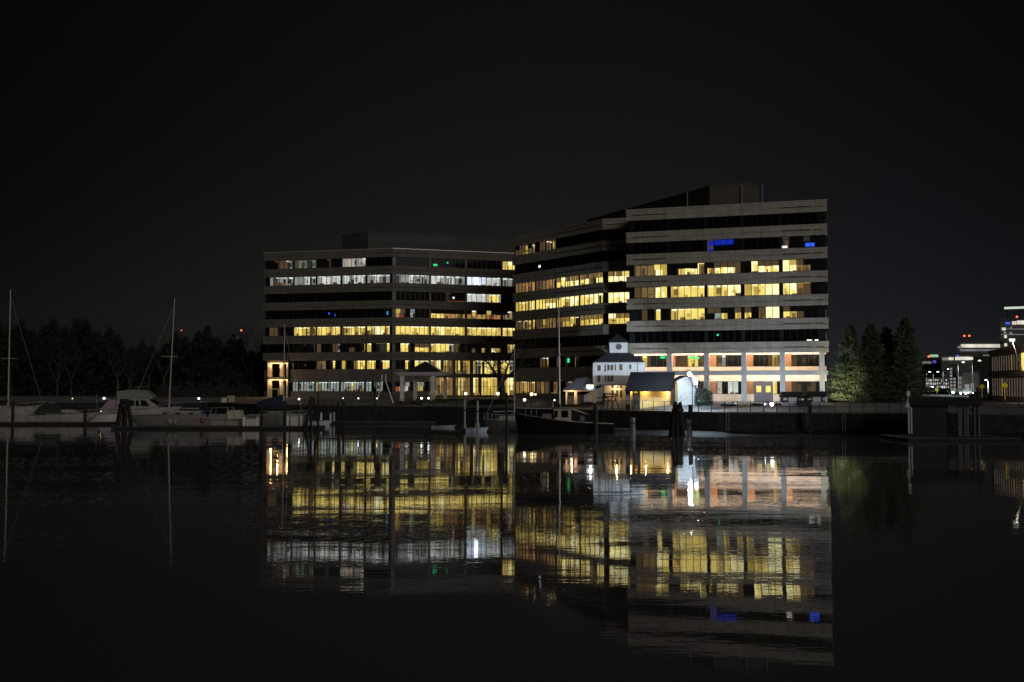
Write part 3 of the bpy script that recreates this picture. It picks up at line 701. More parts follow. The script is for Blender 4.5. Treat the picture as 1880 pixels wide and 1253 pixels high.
def bare_tree(name, label, loc, H, seed, maxl=6, spread=.65, trunk=.28, m=None, group=None, upb=.02, r=.035, cat='tree'):
    rnd = random.Random(seed); T = thing(name, label, cat, loc, 0, group)
    b = MB(); b.tube((0, 0, -.3), (0, 0, H * trunk), H * r, H * r * .75, 8, cap=False); b.build('trunk', m or M_bark, T, smooth=True)
    c = MB(); k = 4
    for i in range(k):
        a = 6.28 * i / k + rnd.uniform(-.4, .4)
        branch(c, Vector((0, 0, H * trunk * rnd.uniform(.85, 1))), Vector((math.cos(a) * spread, math.sin(a) * spread, 1)).normalized(), H * .25, H * r * .5, 1, maxl, rnd, spread, upb, 5)
    c.build('crown', m or M_bark, T, smooth=True)
    return T
p = at(922, 740, 187)
bare_tree('bare_tree', 'wide spreading bare tree in front of the tall lit lobby windows', (p.x, 187, 3.9), 17.5, 5, 6, 1.05, .24, r=.034)
p = at(1262, 745, 157)
bare_tree('bare_sapling', 'small bare tree beside the bright floodlight', (ax(1283, 158), 158, 4.0), 6.5, 11, 5, .6, .3, M_bark, r=.02)
p = at(1243, 745, 153)
bare_tree('bare_shrub', 'thin bare shrub leaning at the right end of the timber shed', (ax(1246, 155.5), 155.5, 3.5), 3.6, 23, 4, .8, .2, M_bark, r=.02)
# woods of the left bank
protos = [bare_tree('woodland_tree', 'x', (0, 0, 0), 20, 40 + i, 6, .55, .22, M_barkd, r=.018) for i in range(3)]
trees = [(20, 585, 262), (75, 575, 275), (130, 590, 258), (178, 572, 268), (215, 588, 255), (262, 590, 262), (300, 600, 252), (345, 612, 262), (395, 600, 268), (428, 590, 262), (462, 585, 256), (405, 655, 246), (440, 672, 244), (485, 600, 275), (-30, 580, 262), (105, 610, 250), (240, 628, 248)]
places = ['leftmost bare tree behind the sloop with the tall mast', 'bare tree second from the left edge behind the express cruiser', 'bare tree behind the stern of the express cruiser', 'tallest bare tree in the left wood, left of the motor yacht',
 'bare tree above the left end of the motor yacht', 'bare tree rising behind the flybridge of the motor yacht', 'bare tree just left of the leaning centre mast', 'low bare tree just right of the leaning centre mast under the small red light', 'bare tree in the gap between the two red lights',
 'bare tree in front of the right hand red light', 'bare tree touching the left side of the left office block', 'short pale bare tree on the bank above the dock boxes', 'smaller pale bare tree low beside the left office block', 'bare tree half hidden behind the left office block',
 'bare tree cut off by the left edge of the picture', 'short bare tree low behind the express cruiser canopy', 'short bare tree low behind the motor yacht stern']
for i, ((x_, y_, Y_), lab) in enumerate(zip(trees, places)):
    H = az(y_, Y_) - 4.4; T = protos[i] if i < 3 else dup(protos[i % 3])
    T.location = (ax(x_, Y_), Y_, 4.3); T.rotation_euler = (0, 0, i * 1.3); T.scale = (H / 19,) * 3; T['label'] = lab; T['group'] = 'bare trees on the left bank'
def leafcloud(b, n, fn, size, rnd, m=None):
    for _ in range(n):
        c = fn(rnd)
        a = Vector((rnd.gauss(0, 1), rnd.gauss(0, 1), rnd.gauss(0, 1))).normalized(); t = a.orthogonal().normalized(); u = a.cross(t); s = size * rnd.uniform(.6, 1.3)
        b.face([c + t * s, c + u * s * .45, c - t * s, c - u * s * .45], m)
rnd = random.Random(3); b = MB()
def wood(rnd):
    x_ = rnd.uniform(-140, 495); Y_ = rnd.uniform(255, 300)
    env = 636 - 30 * max(0, min(1, (260 - x_) / 240)) + 14 * math.sin(x_ * .03) + 10 * math.sin(x_ * .11 + 1) + 6 * math.sin(x_ * .31) - 12 * math.exp(-((x_ - 80) / 60) ** 2)
    y_ = rnd.uniform(env, 725) if rnd.random() < .8 else env + abs(rnd.gauss(0, 14)) - 8
    return Vector((ax(x_, Y_), Y_, max(4.5, az(y_, Y_))))
leafcloud(b, 32000, wood, .75, rnd)
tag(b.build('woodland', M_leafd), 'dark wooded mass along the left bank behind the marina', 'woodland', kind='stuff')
# scrub at the foot of the wood
b = MB(); rnd = random.Random(9)
leafcloud(b, 7000, lambda r: Vector((ax(r.uniform(300, 486), 243), r.uniform(236, 246), 4.4 + abs(r.gauss(0, 1.3)))), .25, rnd)
tag(b.build('scrub', mat('winter_scrub', (.05, .048, .04), .9, noise=.4)), 'pale tangled scrub along the bank left of the left office block', 'scrub', kind='stuff')
# conifers
def conifer(loc, H, rb, seed, label, pw=.66):
    rnd = random.Random(seed); T = thing('conifer', label, 'tree', loc, 0, 'conifers beside the right office block')
    t = MB(); t.tube((0, 0, -.3), (0, 0, H * .9), .25, .04, 7); t.build('trunk', M_bark, T)
    b = MB()
    # whorls of drooping boughs, each covered with small sprays
    nb = 230
    for i in range(nb):
        z = H * (.03 + .95 * (i / nb)); f = 1 - z / H
        R_ = rb * (f ** pw) * rnd.uniform(.72, 1.12) * min(1, .75 + z / (H * .18) * .25); a = rnd.uniform(0, 6.28)
        for k in range(72):
            q = math.sqrt(rnd.random()); rr = R_ * q; aa = a + rnd.gauss(0, .22)
            zz = z - .25 * rr * .35 + rnd.gauss(0, .12) + (.5 * q * q)
            c = Vector((math.cos(aa) * rr + rnd.gauss(0, .08), math.sin(aa) * rr + rnd.gauss(0, .08), max(.2, zz)))
            s = rnd.uniform(.10, .24); n = Vector((rnd.gauss(0, .6), rnd.gauss(0, .6), rnd.gauss(0, .4)))
            t_ = (Vector((math.cos(aa), math.sin(aa), .7)) + n).normalized(); u_ = t_.orthogonal().normalized(); u_.rotate(Matrix.Rotation(rnd.uniform(0, 6.28), 3, t_))
            b.face([c - t_ * s, c + u_ * s * .4, c + t_ * s, c - u_ * s * .4])
    b.build('crown', M_leaf, T)
for (x_, y_, Y_, wpx, sd, lab) in ((1561, 598, 165, 47, 1, 'conifer nearest the office block, its lower left side lit yellow green'), (1600, 597, 168, 50, 2, 'second conifer from the office block, pointed and dark'),
                               (1629, 603, 171, 46, 3, 'shortest conifer, squeezed between its taller neighbours'), (1664, 586, 167, 48, 4, 'tallest and rightmost conifer of the row')):
    z_ = gz(ax(x_, Y_), Y_) - .1; conifer((ax(x_, Y_), Y_, z_), az(y_, Y_) - z_, wpx / F * Y_, sd, lab)
def shrub(name, label, px, y0, y1, wpx, Y, m, n=1500, size=.13, cat='shrub', deep=1.0, seed=1, group=None):
    rnd = random.Random(seed); x = ax(px, Y); z0 = az(y1, Y); H = az(y0, Y) - z0; w = wpx / F * Y / 2
    T = thing(name, label, cat, (x, Y, z0), 0, group); b = MB()
    def f(r):
        while True:
            q = Vector((r.uniform(-1, 1), r.uniform(-1, 1), r.uniform(0, 1)))
            if abs(q.x) ** 3 + abs(q.y) ** 3 + (max(0, q.z)) ** 4 <= 1 + .2 * math.sin(q.x * 9): return Vector((q.x * w, q.y * deep, q.z * H))
    leafcloud(b, n, f, size, rnd); b.build('foliage', m, T)
    s = MB(); s.tube((0, 0, -.2), (0, 0, H * .6), .06, .03)
    for k in range(4): s.tube((0, 0, .1), (w * .5 * math.cos(k * 1.6), .3 * math.sin(k * 1.6), H * .7), .03, .01)
    s.build('stem', M_bark, T)
    return T
shrub('shrub', 'dense dark green clipped shrub right of the floodlit wall', 1291, 713, 744, 34, 159, mat('glossy_shrub', (.03, .055, .04), .6, noise=.4), 3500, .12, deep=1.4)
shrub('hedge', 'low yellow green hedge lit beside the gazebo', 822, 732, 741, 66, 195, M_hedge, 3200, .12, 'hedge', .8, 2)
shrub('shrub', 'round grey green shrub below the left side of the gazebo', 769, 732, 742, 14, 194, mat('grey_shrub', (.05, .07, .05), .8), 900, .1, deep=.7, seed=3)
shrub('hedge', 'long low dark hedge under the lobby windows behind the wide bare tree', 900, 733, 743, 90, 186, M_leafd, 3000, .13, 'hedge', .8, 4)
for i, (px, lab) in enumerate(((1388, 'flat topped planter hedge left of the bollard light'), (1418, 'flat topped planter hedge behind the bollard light'), (1332, 'flat topped planter hedge nearest the clipped shrub'))):
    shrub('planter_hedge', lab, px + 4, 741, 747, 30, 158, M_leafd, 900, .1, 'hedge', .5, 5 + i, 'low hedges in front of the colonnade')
# extra light for the lower conifer: garden uplight
def small_lamp(name, label, px, y, Y, m, power=0, col=(1, .9, .75), r=.14, h=None, post=M_blk, cat='lamp', group=None, z0=None):
    p = at(px, y, Y); zg = gz(p.x, Y) if z0 is None else z0
    T = thing(name, label, cat, (p.x, Y, zg), 0, group)
    b = MB(); b.lathe((0, 0, 0), [(.12, 0), (.12, .06), (.05, .1), (.05, max(.15, p.z - zg - r))], 8); b.build('post', post, T)
    b = MB(); b.ball((0, 0, p.z - zg), r, 10); b.build('globe', m, T)
    b = MB(); b.lathe((0, 0, p.z - zg + r * .8), [(r * .9, 0), (r * .3, r * .5)], 8); b.build('cap', post, T)
    if power: lamp((0, 0, p.z - zg), col, power * 4.5, r * .9, T)
    return T
spot((ax(1532, 160), 160, 4.6), (ax(1550, 165), 165, 8.5), (1, .93, .55), 2000, 80, .2)
bpy.context.view_layer.update()
GL = 'low lamps along the promenade'
for px, y, Y, pw, r_, lab, m_ in ((133, 732, 236, 25, .16, 'faint pink lamp at far left behind the express cruiser', M_warm), (191, 731.5, 236, 130, .3, 'bright white lamp left of the motor yacht', M_cool),
    (311, 732, 232, 20, .16, 'small orange lamp right behind the motor yacht bow', M_warm), (365, 732, 228, 130, .3, 'bright warm lamp right of the leaning centre mast', M_cool),
    (504, 733, 205, 40, .16, 'left of two white lamps beneath the lit portico', M_cool), (510, 733, 205, 30, .15, 'right of two white lamps beneath the lit portico', M_cool), (549, 733, 204, 110, .24, 'bright lamp by the foot of the forestay, left of the timber dolphin', M_cool),
    (630, 732, 200, 25, .13, 'small white promenade lamp right of the timber dolphin', M_cool), (658, 732, 200, 25, .15, 'small white promenade lamp between dolphin and white tripod', M_cool), (692, 732, 196, 60, .2, 'yellow white lamp at the left foot of the white tripod', M_warm),
    (774, 731.5, 192, 330, .26, 'bright white lamp at the left of the pair under the gazebo', M_cool), (787, 731.5, 191, 330, .24, 'bright white lamp at the right of the pair under the gazebo', M_cool),
    (963, 734.5, 176, 90, .3, 'round greenish white globe lamp beside the lobby corner', M_cool), (1018, 735, 170, 25, .14, 'small white lamp just left of the tall flagpole', M_cool),
    (1404, 743, 156, 20, .12, 'tiny white lamp just left of the round bollard light', M_cool)):
    small_lamp('promenade_lamp', lab, px, y, Y, m_, pw, (.9, .94, 1) if m_ is M_cool else (1, .7, .4), r_ * .75, group=GL)
for px, y, Y, r_, lab in ((976, 724, 182, .45, 'large glowing square lantern in front of the right block lobby'), (983, 724.5, 183, .25, 'smaller amber lantern beside the large square lantern'),
    (855, 723, 231, .5, 'white table lamp glowing low in the lobby window under the bare tree left branches'), (914, 723, 234, .55, 'yellow table lamp glowing low in the lobby window behind the bare tree trunk')):
    small_lamp('lantern', lab, px, y, Y, M_warm, 30, (1, .8, .5), r_ * .7, group='warm lanterns outside the lobbies')
small_lamp('bollard_light', 'round white bollard light on the lit plaza left of the two kiosks', 1417, 742.5, 153.5, M_cool, 300, (.9, .95, 1), .3, cat='lamp')
for px, tx, lab in ((1345, 1330, 'small added ground spotlight nearest the clipped shrub, aimed at the columns'), (1409.5, 1400, 'small added ground spotlight left of the bollard light, aimed at the columns'), (1446, 1480, 'small added ground spotlight left of the kiosks, aimed at the columns')):  # housings and spots added to wash the columns in cool light
    Yf = 160; x_ = ax(px, Yf); z_ = gz(x_, Yf); T = thing('added_spotlight', lab, 'spotlight', (x_, Yf, z_), 0, 'added ground spotlights before the colonnade')
    b = MB(); b.box((-.2, -.12, .05), (.2, .12, .3)); b.build('housing', M_blk, T); b = MB(); b.box((-.16, .12, .09), (.16, .14, .27)); b.build('lens', M_cool, T)
    spot((0, .25, .35), (ax(tx, 170) - x_, 10, 3.5), (.68, .84, 1), 1150, 150, .15, T)
# big floodlight
p = at(1266, 687, 154)
FL = thing('floodlight', 'brilliant blue white floodlight on a pole right of the timber shed', 'floodlight', (p.x + .4, 154, gz(p.x, 154)), world=False)
zl = p.z - gz(p.x, 154)
b = MB(); b.tube((0, 0, 0), (0, 0, zl + .3), .07, .05, 8); b.tube((0, 0, zl + .25), (-.45, -.1, zl + .2), .03); b.build('pole', M_blk, FL)
b = MB(); b.lathe((-.45, -.1, zl + .05), [(.38, 0), (.34, .12), (.12, .2)], 10); b.build('lamp_head', M_gal, FL)
b = MB(); b.ball((-.45, -.1, zl), .3, 12); b.build('bulb', M_coolh, FL)
lamp((-.45, -.35, zl - .25), (.70, .85, 1), 5200, .25, FL)
spot(tuple(Vector((-.45, -.1, zl + 1.1))), tuple(Vector((-.45, -.1, zl + .5)) + Vector((-10, 15, .5))), (.72, .86, 1), 9500, 75, .2, FL)  # extra spot added on the pole to brighten the clock house
b = MB(); b.box((-.75, -.25, zl + .38), (-.4, .05, zl + .66)); b.build('added_head', M_gal, FL)  # housing added to go with the extra spot
b = MB(); b.box((.25, -.05, zl * .72), (.85, .05, zl * .9)); b.build('notice_board', mat('white_board', (.75, .75, .75), .6), FL)

# ------------------------------------------------------------------ clock house
def hip(b, x0, x1, y0, y1, z0, z1, rx=0, ov=.4, m=None):
    x0 -= ov; x1 += ov; y0 -= ov; y1 += ov; cx = (x0 + x1) / 2; cy = (y0 + y1) / 2
    a = (cx - rx, cy, z1); c = (cx + rx, cy, z1)
    b.box((x0, y0, z0 - .12), (x1, y1, z0), m)
    if rx: b.face([(x0, y0, z0), (x1, y0, z0), c, a], m); b.face([(x1, y1, z0), (x0, y1, z0), a, c], m)
    else: b.face([(x0, y0, z0), (x1, y0, z0), a], m); b.face([(x1, y1, z0), (x0, y1, z0), a], m)
    b.face([(x1, y0, z0), (x1, y1, z0), c], m); b.face([(x0, y1, z0), (x0, y0, z0), a], m)
Yt = 169.5; X0, X1 = ax(1094, Yt), ax(1172, Yt); zt = 4.2
TW = thing('clock_house', 'white three storey boat house with a cupola and round clock on its dark roof', 'house', ((X0 + X1) / 2, Yt, zt), world=True)
D = 5.5; z_eave = az(666, Yt); z_mid = az(707, Yt)
b = MB(); b.box((X0, Yt, z_mid), (X1, Yt + D, z_eave)); b.box((X0 + 1.6, Yt + 1.2, zt), (X1, Yt + D, z_mid)); b.build('wall', M_white, TW)
b = MB(); b.box((X1, Yt + .8, az(690, Yt)), (ax(1186, Yt), Yt + D - .3, z_eave - .05)); b.build('side_bay', M_white, TW)
b = MB(); b.box((X0 + 1.5, Yt + 1.1, zt), (X1 - .1, Yt + 1.18, z_mid - .1)); b.build('ground_front', M_stucco, TW)
b = MB(); b.box((X0 - .5, Yt - .25, zt), (X0 + .02, Yt + .3, z_eave)); b.build('corner_post', M_white, TW)
b = MB(); cxa, cxb = ax(1120, Yt + 1), ax(1153, Yt + 1); zc0 = az(648, Yt + 1)
xl, xr = ax(1090, Yt), ax(1186, Yt)
b.loft([[(xl, Yt - .5, z_eave), (xr, Yt - .5, z_eave), (xr, Yt + D + .5, z_eave), (xl, Yt + D + .5, z_eave)], [(cxa - .4, Yt + 1.4, zc0), (cxb + .4, Yt + 1.4, zc0), (cxb + .4, Yt + 4.6, zc0), (cxa - .4, Yt + 4.6, zc0)]]); b.build('roof', M_shing, TW)
b = MB(); zc1 = az(628, Yt + 1); b.box((cxa, Yt + 1.5, zc0 - .2), (cxb, Yt + 4.4, zc1)); cu = b.build('cupola', M_white, TW)
b = MB(); hip(b, cxa, cxb, Yt + 1.5, Yt + 4.4, zc1, az(613, Yt + 3), 0, .2); o = b.build('cupola_roof', M_shing, None, origin=TW['_o']); o.parent = cu
b = MB(); q = at(1136, 637, Yt + 1.45)
for i in range(16):
    t0, t1 = 6.283 * i / 16, 6.283 * (i + 1) / 16; b.face([(q.x, Yt + 1.44, q.z), (q.x + .5 * math.cos(t0), Yt + 1.44, q.z + .5 * math.sin(t0)), (q.x + .5 * math.cos(t1), Yt + 1.44, q.z + .5 * math.sin(t1))])
o = b.build('clock_face', mat('dark_clock', (.08, .08, .08), .6), None, origin=TW['_o']); o.parent = cu
b = MB()
for i in range(16):
    t0, t1 = 6.283 * i / 16, 6.283 * (i + 1) / 16; b.tube((q.x + .5 * math.cos(t0), Yt + 1.42, q.z + .5 * math.sin(t0)), (q.x + .5 * math.cos(t1), Yt + 1.42, q.z + .5 * math.sin(t1)), .04)
b.tube((q.x, Yt + 1.4, q.z), (q.x, Yt + 1.4, q.z + .38), .03); b.tube((q.x, Yt + 1.4, q.z), (q.x + .26, Yt + 1.4, q.z - .1), .03)
o = b.build('clock_rim', mat('clock_rim_grey', (.3, .3, .3), .6), None, origin=TW['_o']); o.parent = cu
M_dwin = mat('amber_dark_window', (.10, .075, .03), .3)
for (a, c, y0, y1) in ((1097, 1103, 671, 681), (1115, 1119.5, 670, 680), (1121, 1126, 670, 680), (1137, 1143, 669, 680), (1155, 1159.5, 669.5, 678), (1097, 1102, 690, 702), (1115, 1119.5, 690, 701), (1121, 1126, 690, 701)):
    xa, xb, za, zb = ax(a, Yt), ax(c, Yt), az(y1, Yt), az(y0, Yt); b = MB()
    for u_ in ((xa - .07, za - .07, xb + .07, za), (xa - .07, zb, xb + .07, zb + .07), (xa - .07, za, xa, zb), (xb, za, xb + .07, zb)): b.box((u_[0], Yt - .06, u_[1]), (u_[2], Yt + .02, u_[3]))
    f = b.build('window', M_white, TW); b = MB(); b.box((xa, Yt - .03, za), (xb, Yt - .01, zb)); o = b.build('pane', M_dwin, None, origin=TW['_o']); o.parent = f
for a, y0, y1 in ((1111.5, 669, 682), (1130, 669, 681), (1111.5, 690, 701.5)):
    b = MB(); b.box((ax(a - .9, Yt), Yt - .09, az(y1, Yt)), (ax(a + .9, Yt), Yt - .02, az(y0, Yt))); b.build('shutter', mat('slate_shutter', (.04, .05, .07), .7), TW)
Yg = Yt + 1.1
for (a, c, y0, y1) in [(v, v + 4.5, 708.5, 713) for v in (1122.5, 1131, 1138)] + [(v, v + 4, 716.5, 729) for v in (1123, 1131, 1138)]:
    b = MB(); b.box((ax(a, Yg), Yg - .05, az(y1, Yg)), (ax(c, Yg), Yg - .01, az(y0, Yg))); b.build('door_light', M_dwin, TW)
b = MB(); za = az(709, Yt); b.loft([[(ax(1072, Yt), Yt + .2, az(738, Yt)), (ax(1108, Yt), Yt + .2, az(738, Yt)), (ax(1108, Yt), Yt + .2, za), (ax(1072, Yt), Yt + .2, az(726, Yt))],
    [(ax(1072, Yt), Yt + .4, az(738, Yt)), (ax(1108, Yt), Yt + .4, az(738, Yt)), (ax(1108, Yt), Yt + .4, za), (ax(1072, Yt), Yt + .4, az(726, Yt))]]); b.build('stair_wall', M_white, TW)
b = MB(); b.box((X0 - .1, Yt - .12, z_mid - .12), (X1 + .05, Yt - .01, z_mid + .12)); b.build('string_course', mat('grey_trim', (.35, .37, .4), .7), TW)
b = MB(); b.box((xl + .1, Yt - .62, z_eave - .1), (xr - .1, Yt - .5, z_eave + .06)); b.build('gutter', mat('grey_trim', (.35, .37, .4), .7), TW)
b = MB(); b.tube((X1 - .1, Yt - .1, z_eave), (X1 - .1, Yt - .1, zt), .06); b.build('downpipe', mat('grey_trim', (.35, .37, .4), .7), TW)
lamp((ax(1132, Yt), Yt + .3, z_mid - .3), (1, .75, .38), 95, .1, TW)
b = MB(); b.box((ax(1131, Yt), Yt + .1, z_mid - .2), (ax(1134, Yt), Yt + .5, z_mid - .08)); b.build('porch_lamp', M_warm, TW)
# lit sign
p = at(1083, 711, 168.5)
SG = thing('lit_sign', 'blank glowing white sign box left of the clock house post', 'sign', (p.x, 168.5, p.z - .45), world=False)
b = MB(); b.box((-.62, -.1, 0), (.62, .1, .85)); b.build('light_box', M_sign, SG, bevel=.08)
b = MB(); b.box((.62, -.04, .5), (.95, .04, .6)); b.box((-.62, -.04, .86), (.62, .04, .93)); b.build('bracket', M_blk, SG)
lamp((0, -.4, .4), (.95, .95, 1), 50, .2, SG)
# annex
Ya = 168.3; xa, xb = ax(1033, Ya), ax(1092, Ya); ze = az(717, Ya)
AN = thing('ticket_pavilion', 'low open pavilion with hipped grey roof and orange lit posts beside the clock house', 'pavilion', ((xa + xb) / 2, Ya, 4.1), world=True)
b = MB(); xr0, xr1 = ax(1060, Ya), ax(1084, Ya); zr = az(695, Ya)
b.loft([[(xa, Ya - .2, ze), (xb, Ya - .2, ze), (xb, Ya + 4, ze), (xa, Ya + 4, ze)], [(xr0, Ya + 1.8, zr), (xr1, Ya + 1.8, zr + .2), (xr1, Ya + 2, zr + .2), (xr0, Ya + 2, zr)]]); b.build('roof', mat('grey_roof', (.12, .12, .14), .7, noise=.2), AN)
b = MB(); b.box((xa + .1, Ya - .1, ze - .2), (xb, Ya + .1, ze)); b.build('eave_beam', M_pl, AN)
for px in (1040, 1057): b = MB(); w_ = .12 if px == 1040 else .25; x_ = ax(px, Ya); b.box((x_ - w_, Ya, 4.1), (x_ + w_, Ya + .35, ze - .2)); b.build('post', M_pl, AN)
b = MB(); b.box((xa + .6, Ya + 3.4, 4.1), (xb - .5, Ya + 3.6, 5.6)); b.build('back_wall', mat('blue_grey_wall', (.16, .17, .2), .8), AN)
lamp((ax(1049, Ya), Ya - .7, ze - .5), (1, .62, .3), 110, .1, AN)
# timber shed with warm porch
Ys = 161; sa, sb_ = ax(1151, Ys), ax(1237, Ys); zs = gz(sa, Ys) - .4; zev = az(719, Ys - 1); zrg = az(683.5, Ys + 2)
SH = thing('timber_shed', 'shed with dark pitched roof over a glowing yellow porch, right of the clock house', 'shed', ((sa + sb_) / 2, Ys, zs), world=True)
b = MB(); ra, rb_ = ax(1158, Ys + 2), ax(1240, Ys + 2)
b.loft([[(ax(1147, Ys - 1), Ys - 1.2, zev), (ax(1233, Ys - 1), Ys - 1.2, zev), (ax(1233, Ys - 1), Ys - 1.2, zev + .15), (ax(1147, Ys - 1), Ys - 1.2, zev + .15)],
        [(ra, Ys + 2, zrg - .15), (rb_, Ys + 2, zrg - .15), (rb_, Ys + 2, zrg), (ra, Ys + 2, zrg)],
        [(ra, Ys + 5.5, zev), (rb_, Ys + 5.5, zev), (rb_, Ys + 5.5, zev + .15), (ra, Ys + 5.5, zev + .15)]]); b.build('roof', M_shroof, SH)
b = MB(); b.box((sa, Ys + 1.2, zs), (sb_ - .3, Ys + 1.4, zev + .6)); b.build('porch_back_wall', mat('ochre_wall', (.66, .48, .2), .85, noise=.12), SH)
for px, w_ in ((1153, .35), (1163, .14), (1173, .18), (1237, .2)): b = MB(); x_ = ax(px, Ys); b.box((x_ - w_, Ys, zs), (x_ + w_, Ys + .3, zev + .4)); b.build('post', M_dkwood if w_ != .35 else M_wood, SH)
b = MB(); x_ = ax(1166, Ys); b.box((x_ - .1, Ys + 1.1, zs), (x_ + .9, Ys + 1.19, zev - .3)); b.build('door', M_wood, SH)
for px in (1186, 1226):
    b = MB(); b.ball((ax(px, Ys), Ys + .75, zev + .0), .10); b.build('porch_bulb', M_warm, SH); lamp((ax(px, Ys), Ys + .55, zev - .1), (1, .72, .28), 85, .08, SH)
lamp((ax(1158, Ys), Ys + .6, zev - .1), (1, .66, .3), 55, .08, SH)
# floodlit white building behind it
Yw = 160.5; w0, w1 = ax(1244, Yw), ax(1281, Yw)
WH = thing('white_cottage', 'narrow white gabled cottage washed out by the floodlight', 'cottage', ((w0 + w1) / 2, Yw, 3.9), world=True)
b = MB(); zz = az(699, Yw); zg = az(692, Yw); xm = (w0 + w1) / 2 - .3
b.loft([[(w0, Yw, 3.9), (w1, Yw, 3.9), (w1, Yw, zz), (xm, Yw, zg), (w0, Yw, zz)], [(w0, Yw + 6, 3.9), (w1, Yw + 6, 3.9), (w1, Yw + 6, zz), (xm, Yw + 6, zg), (w0, Yw + 6, zz)]]); b.build('wall', M_white, WH)
b = MB()
for x_, sgn in ((w0, -1), (w1, 1)): b.hexa([(x_ + .3 * sgn, Yw - .2, zz - .15), (xm, Yw - .2, zg + .03), (xm, Yw + 6, zg + .03), (x_ + .3 * sgn, Yw + 6, zz - .15), (x_ + .3 * sgn, Yw - .2, zz), (xm, Yw - .2, zg + .2), (xm, Yw + 6, zg + .2), (x_ + .3 * sgn, Yw + 6, zz)])
b.build('roof', M_shing, WH)

# gazebo
Yz = 197; ga, gb_ = ax(739, Yz), ax(812, Yz); zg0 = 4.2; ze = az(690, Yz)
GZ = thing('gazebo', 'white columned gazebo with a dark pyramid roof on the promenade', 'gazebo', ((ga + gb_) / 2, Yz, zg0), world=True)
M_pink = mat('pale_painted_wood', (.60, .52, .50), .75)
for px, w_, dy in ((738, .38, 0), (762, .36, 3.6), (795, .42, 0), (817, .34, 3.6)):
    b = MB(); x_ = ax(px, Yz + dy); b.box((x_ - w_, Yz + dy, zg0), (x_ + w_, Yz + dy + .7, ze)); b.box((x_ - w_ - .08, Yz + dy - .08, zg0), (x_ + w_ + .08, Yz + dy + .78, zg0 + .3)); b.build('column', M_pink, GZ)
b = MB(); x0_, x1_ = ax(722, Yz), ax(826, Yz); zb_ = ze + .75
b.loft([[(x0_ + 1, Yz - .3, ze), (x1_ - .3, Yz - .3, ze), (x1_ - .3, Yz + 4.6, ze), (x0_ + 1, Yz + 4.6, ze)], [(x0_ + .6, Yz - .7, ze + .35), (x1_, Yz - .7, ze + .35), (x1_, Yz + 5, ze + .35), (x0_ + .6, Yz + 5, ze + .35)], [(x0_, Yz - 1, zb_ - .1), (x1_, Yz - 1, zb_), (x1_, Yz + 5.3, zb_), (x0_, Yz + 5.3, zb_ - .1)]]); b.build('cornice', M_pink, GZ)
b = MB(); xa_, xb_ = ax(745, Yz), ax(812, Yz); q = at(781, 664, Yz + 2.2)
b.loft([[(xa_, Yz - .6, zb_), (xb_, Yz - .6, zb_), (xb_, Yz + 5, zb_), (xa_, Yz + 5, zb_)], [(q.x - .1, Yz + 2.1, q.z), (q.x + .1, Yz + 2.1, q.z), (q.x + .1, Yz + 2.3, q.z), (q.x - .1, Yz + 2.3, q.z)]]); b.build('roof', M_shing, GZ)
b = MB(); b.loft([[(xb_ - .25, Yz - .58, zb_ + .02), (xb_ + .02, Yz - .58, zb_ + .02), (xb_ + .02, Yz + 5, zb_ + .02), (xb_ - .25, Yz + 5, zb_ + .02)], [(q.x + .05, Yz + 2.05, q.z + .03), (q.x + .14, Yz + 2.05, q.z + .03), (q.x + .14, Yz + 2.35, q.z + .03), (q.x + .05, Yz + 2.35, q.z + .03)]])
b.build('roof_flashing', mat('pale_flashing', (.35, .38, .38), .5), GZ)
b = MB(); b.box((x0_ + .5, Yz - .8, 3.7), (x1_ - .5, Yz + 5, zg0)); b.build('floor', M_wood, GZ)

# white tripod
Yq = 191
TP = thing('mast_tripod', 'white A frame of slanted poles standing on the promenade left of the gazebo', 'frame', (ax(712, Yq), Yq, TOP), world=True)
for a, c, y0, y1 in ((701, 694, 700, 732), (708, 722, 700, 741), (701, 701, 688, 702), (708, 708, 688, 701)):
    b = MB(); b.tube(at(a, y0, Yq), at(c, y1, Yq), .09, .12, 8); b.build('pole', M_gal, TP)
b = MB(); b.tube(at(700, 701, Yq), at(709, 701, Yq), .06); b.build('cross_bar', M_gal, TP)

# flagpole
def pole_thing(name, label, px, y0, y1, Y, r, m, cat, lean=0, extra=None, z0=None, group=None):
    p = at(px, y1, Y); zb = p.z if z0 is None else z0; q = at(px + lean, y0, Y)
    T = thing(name, label, cat, (p.x, Y, zb), world=True, group=group)
    b = MB(); b.tube((p.x, Y, zb), q, r, r * .6, 10); b.build('pole', m, T)
    return T, q
T, q = pole_thing('flagpole', 'tall grey flagpole standing before the right office block lobby', 1027.5, 549, 750, 166, .16, M_spar, 'flagpole', -2)
b = MB(); b.ball(q, .22); b.build('finial', M_spar, T); b = MB(); p = at(1028, 651, 165.9); b.ball(p, .16); b.build('cleat', M_gal, T)
b = MB(); b.lathe((T.location.x, 166, T.location.z), [(.35, 0), (.3, .5), (.18, .7)], 10); b.build('base', M_blk, T)

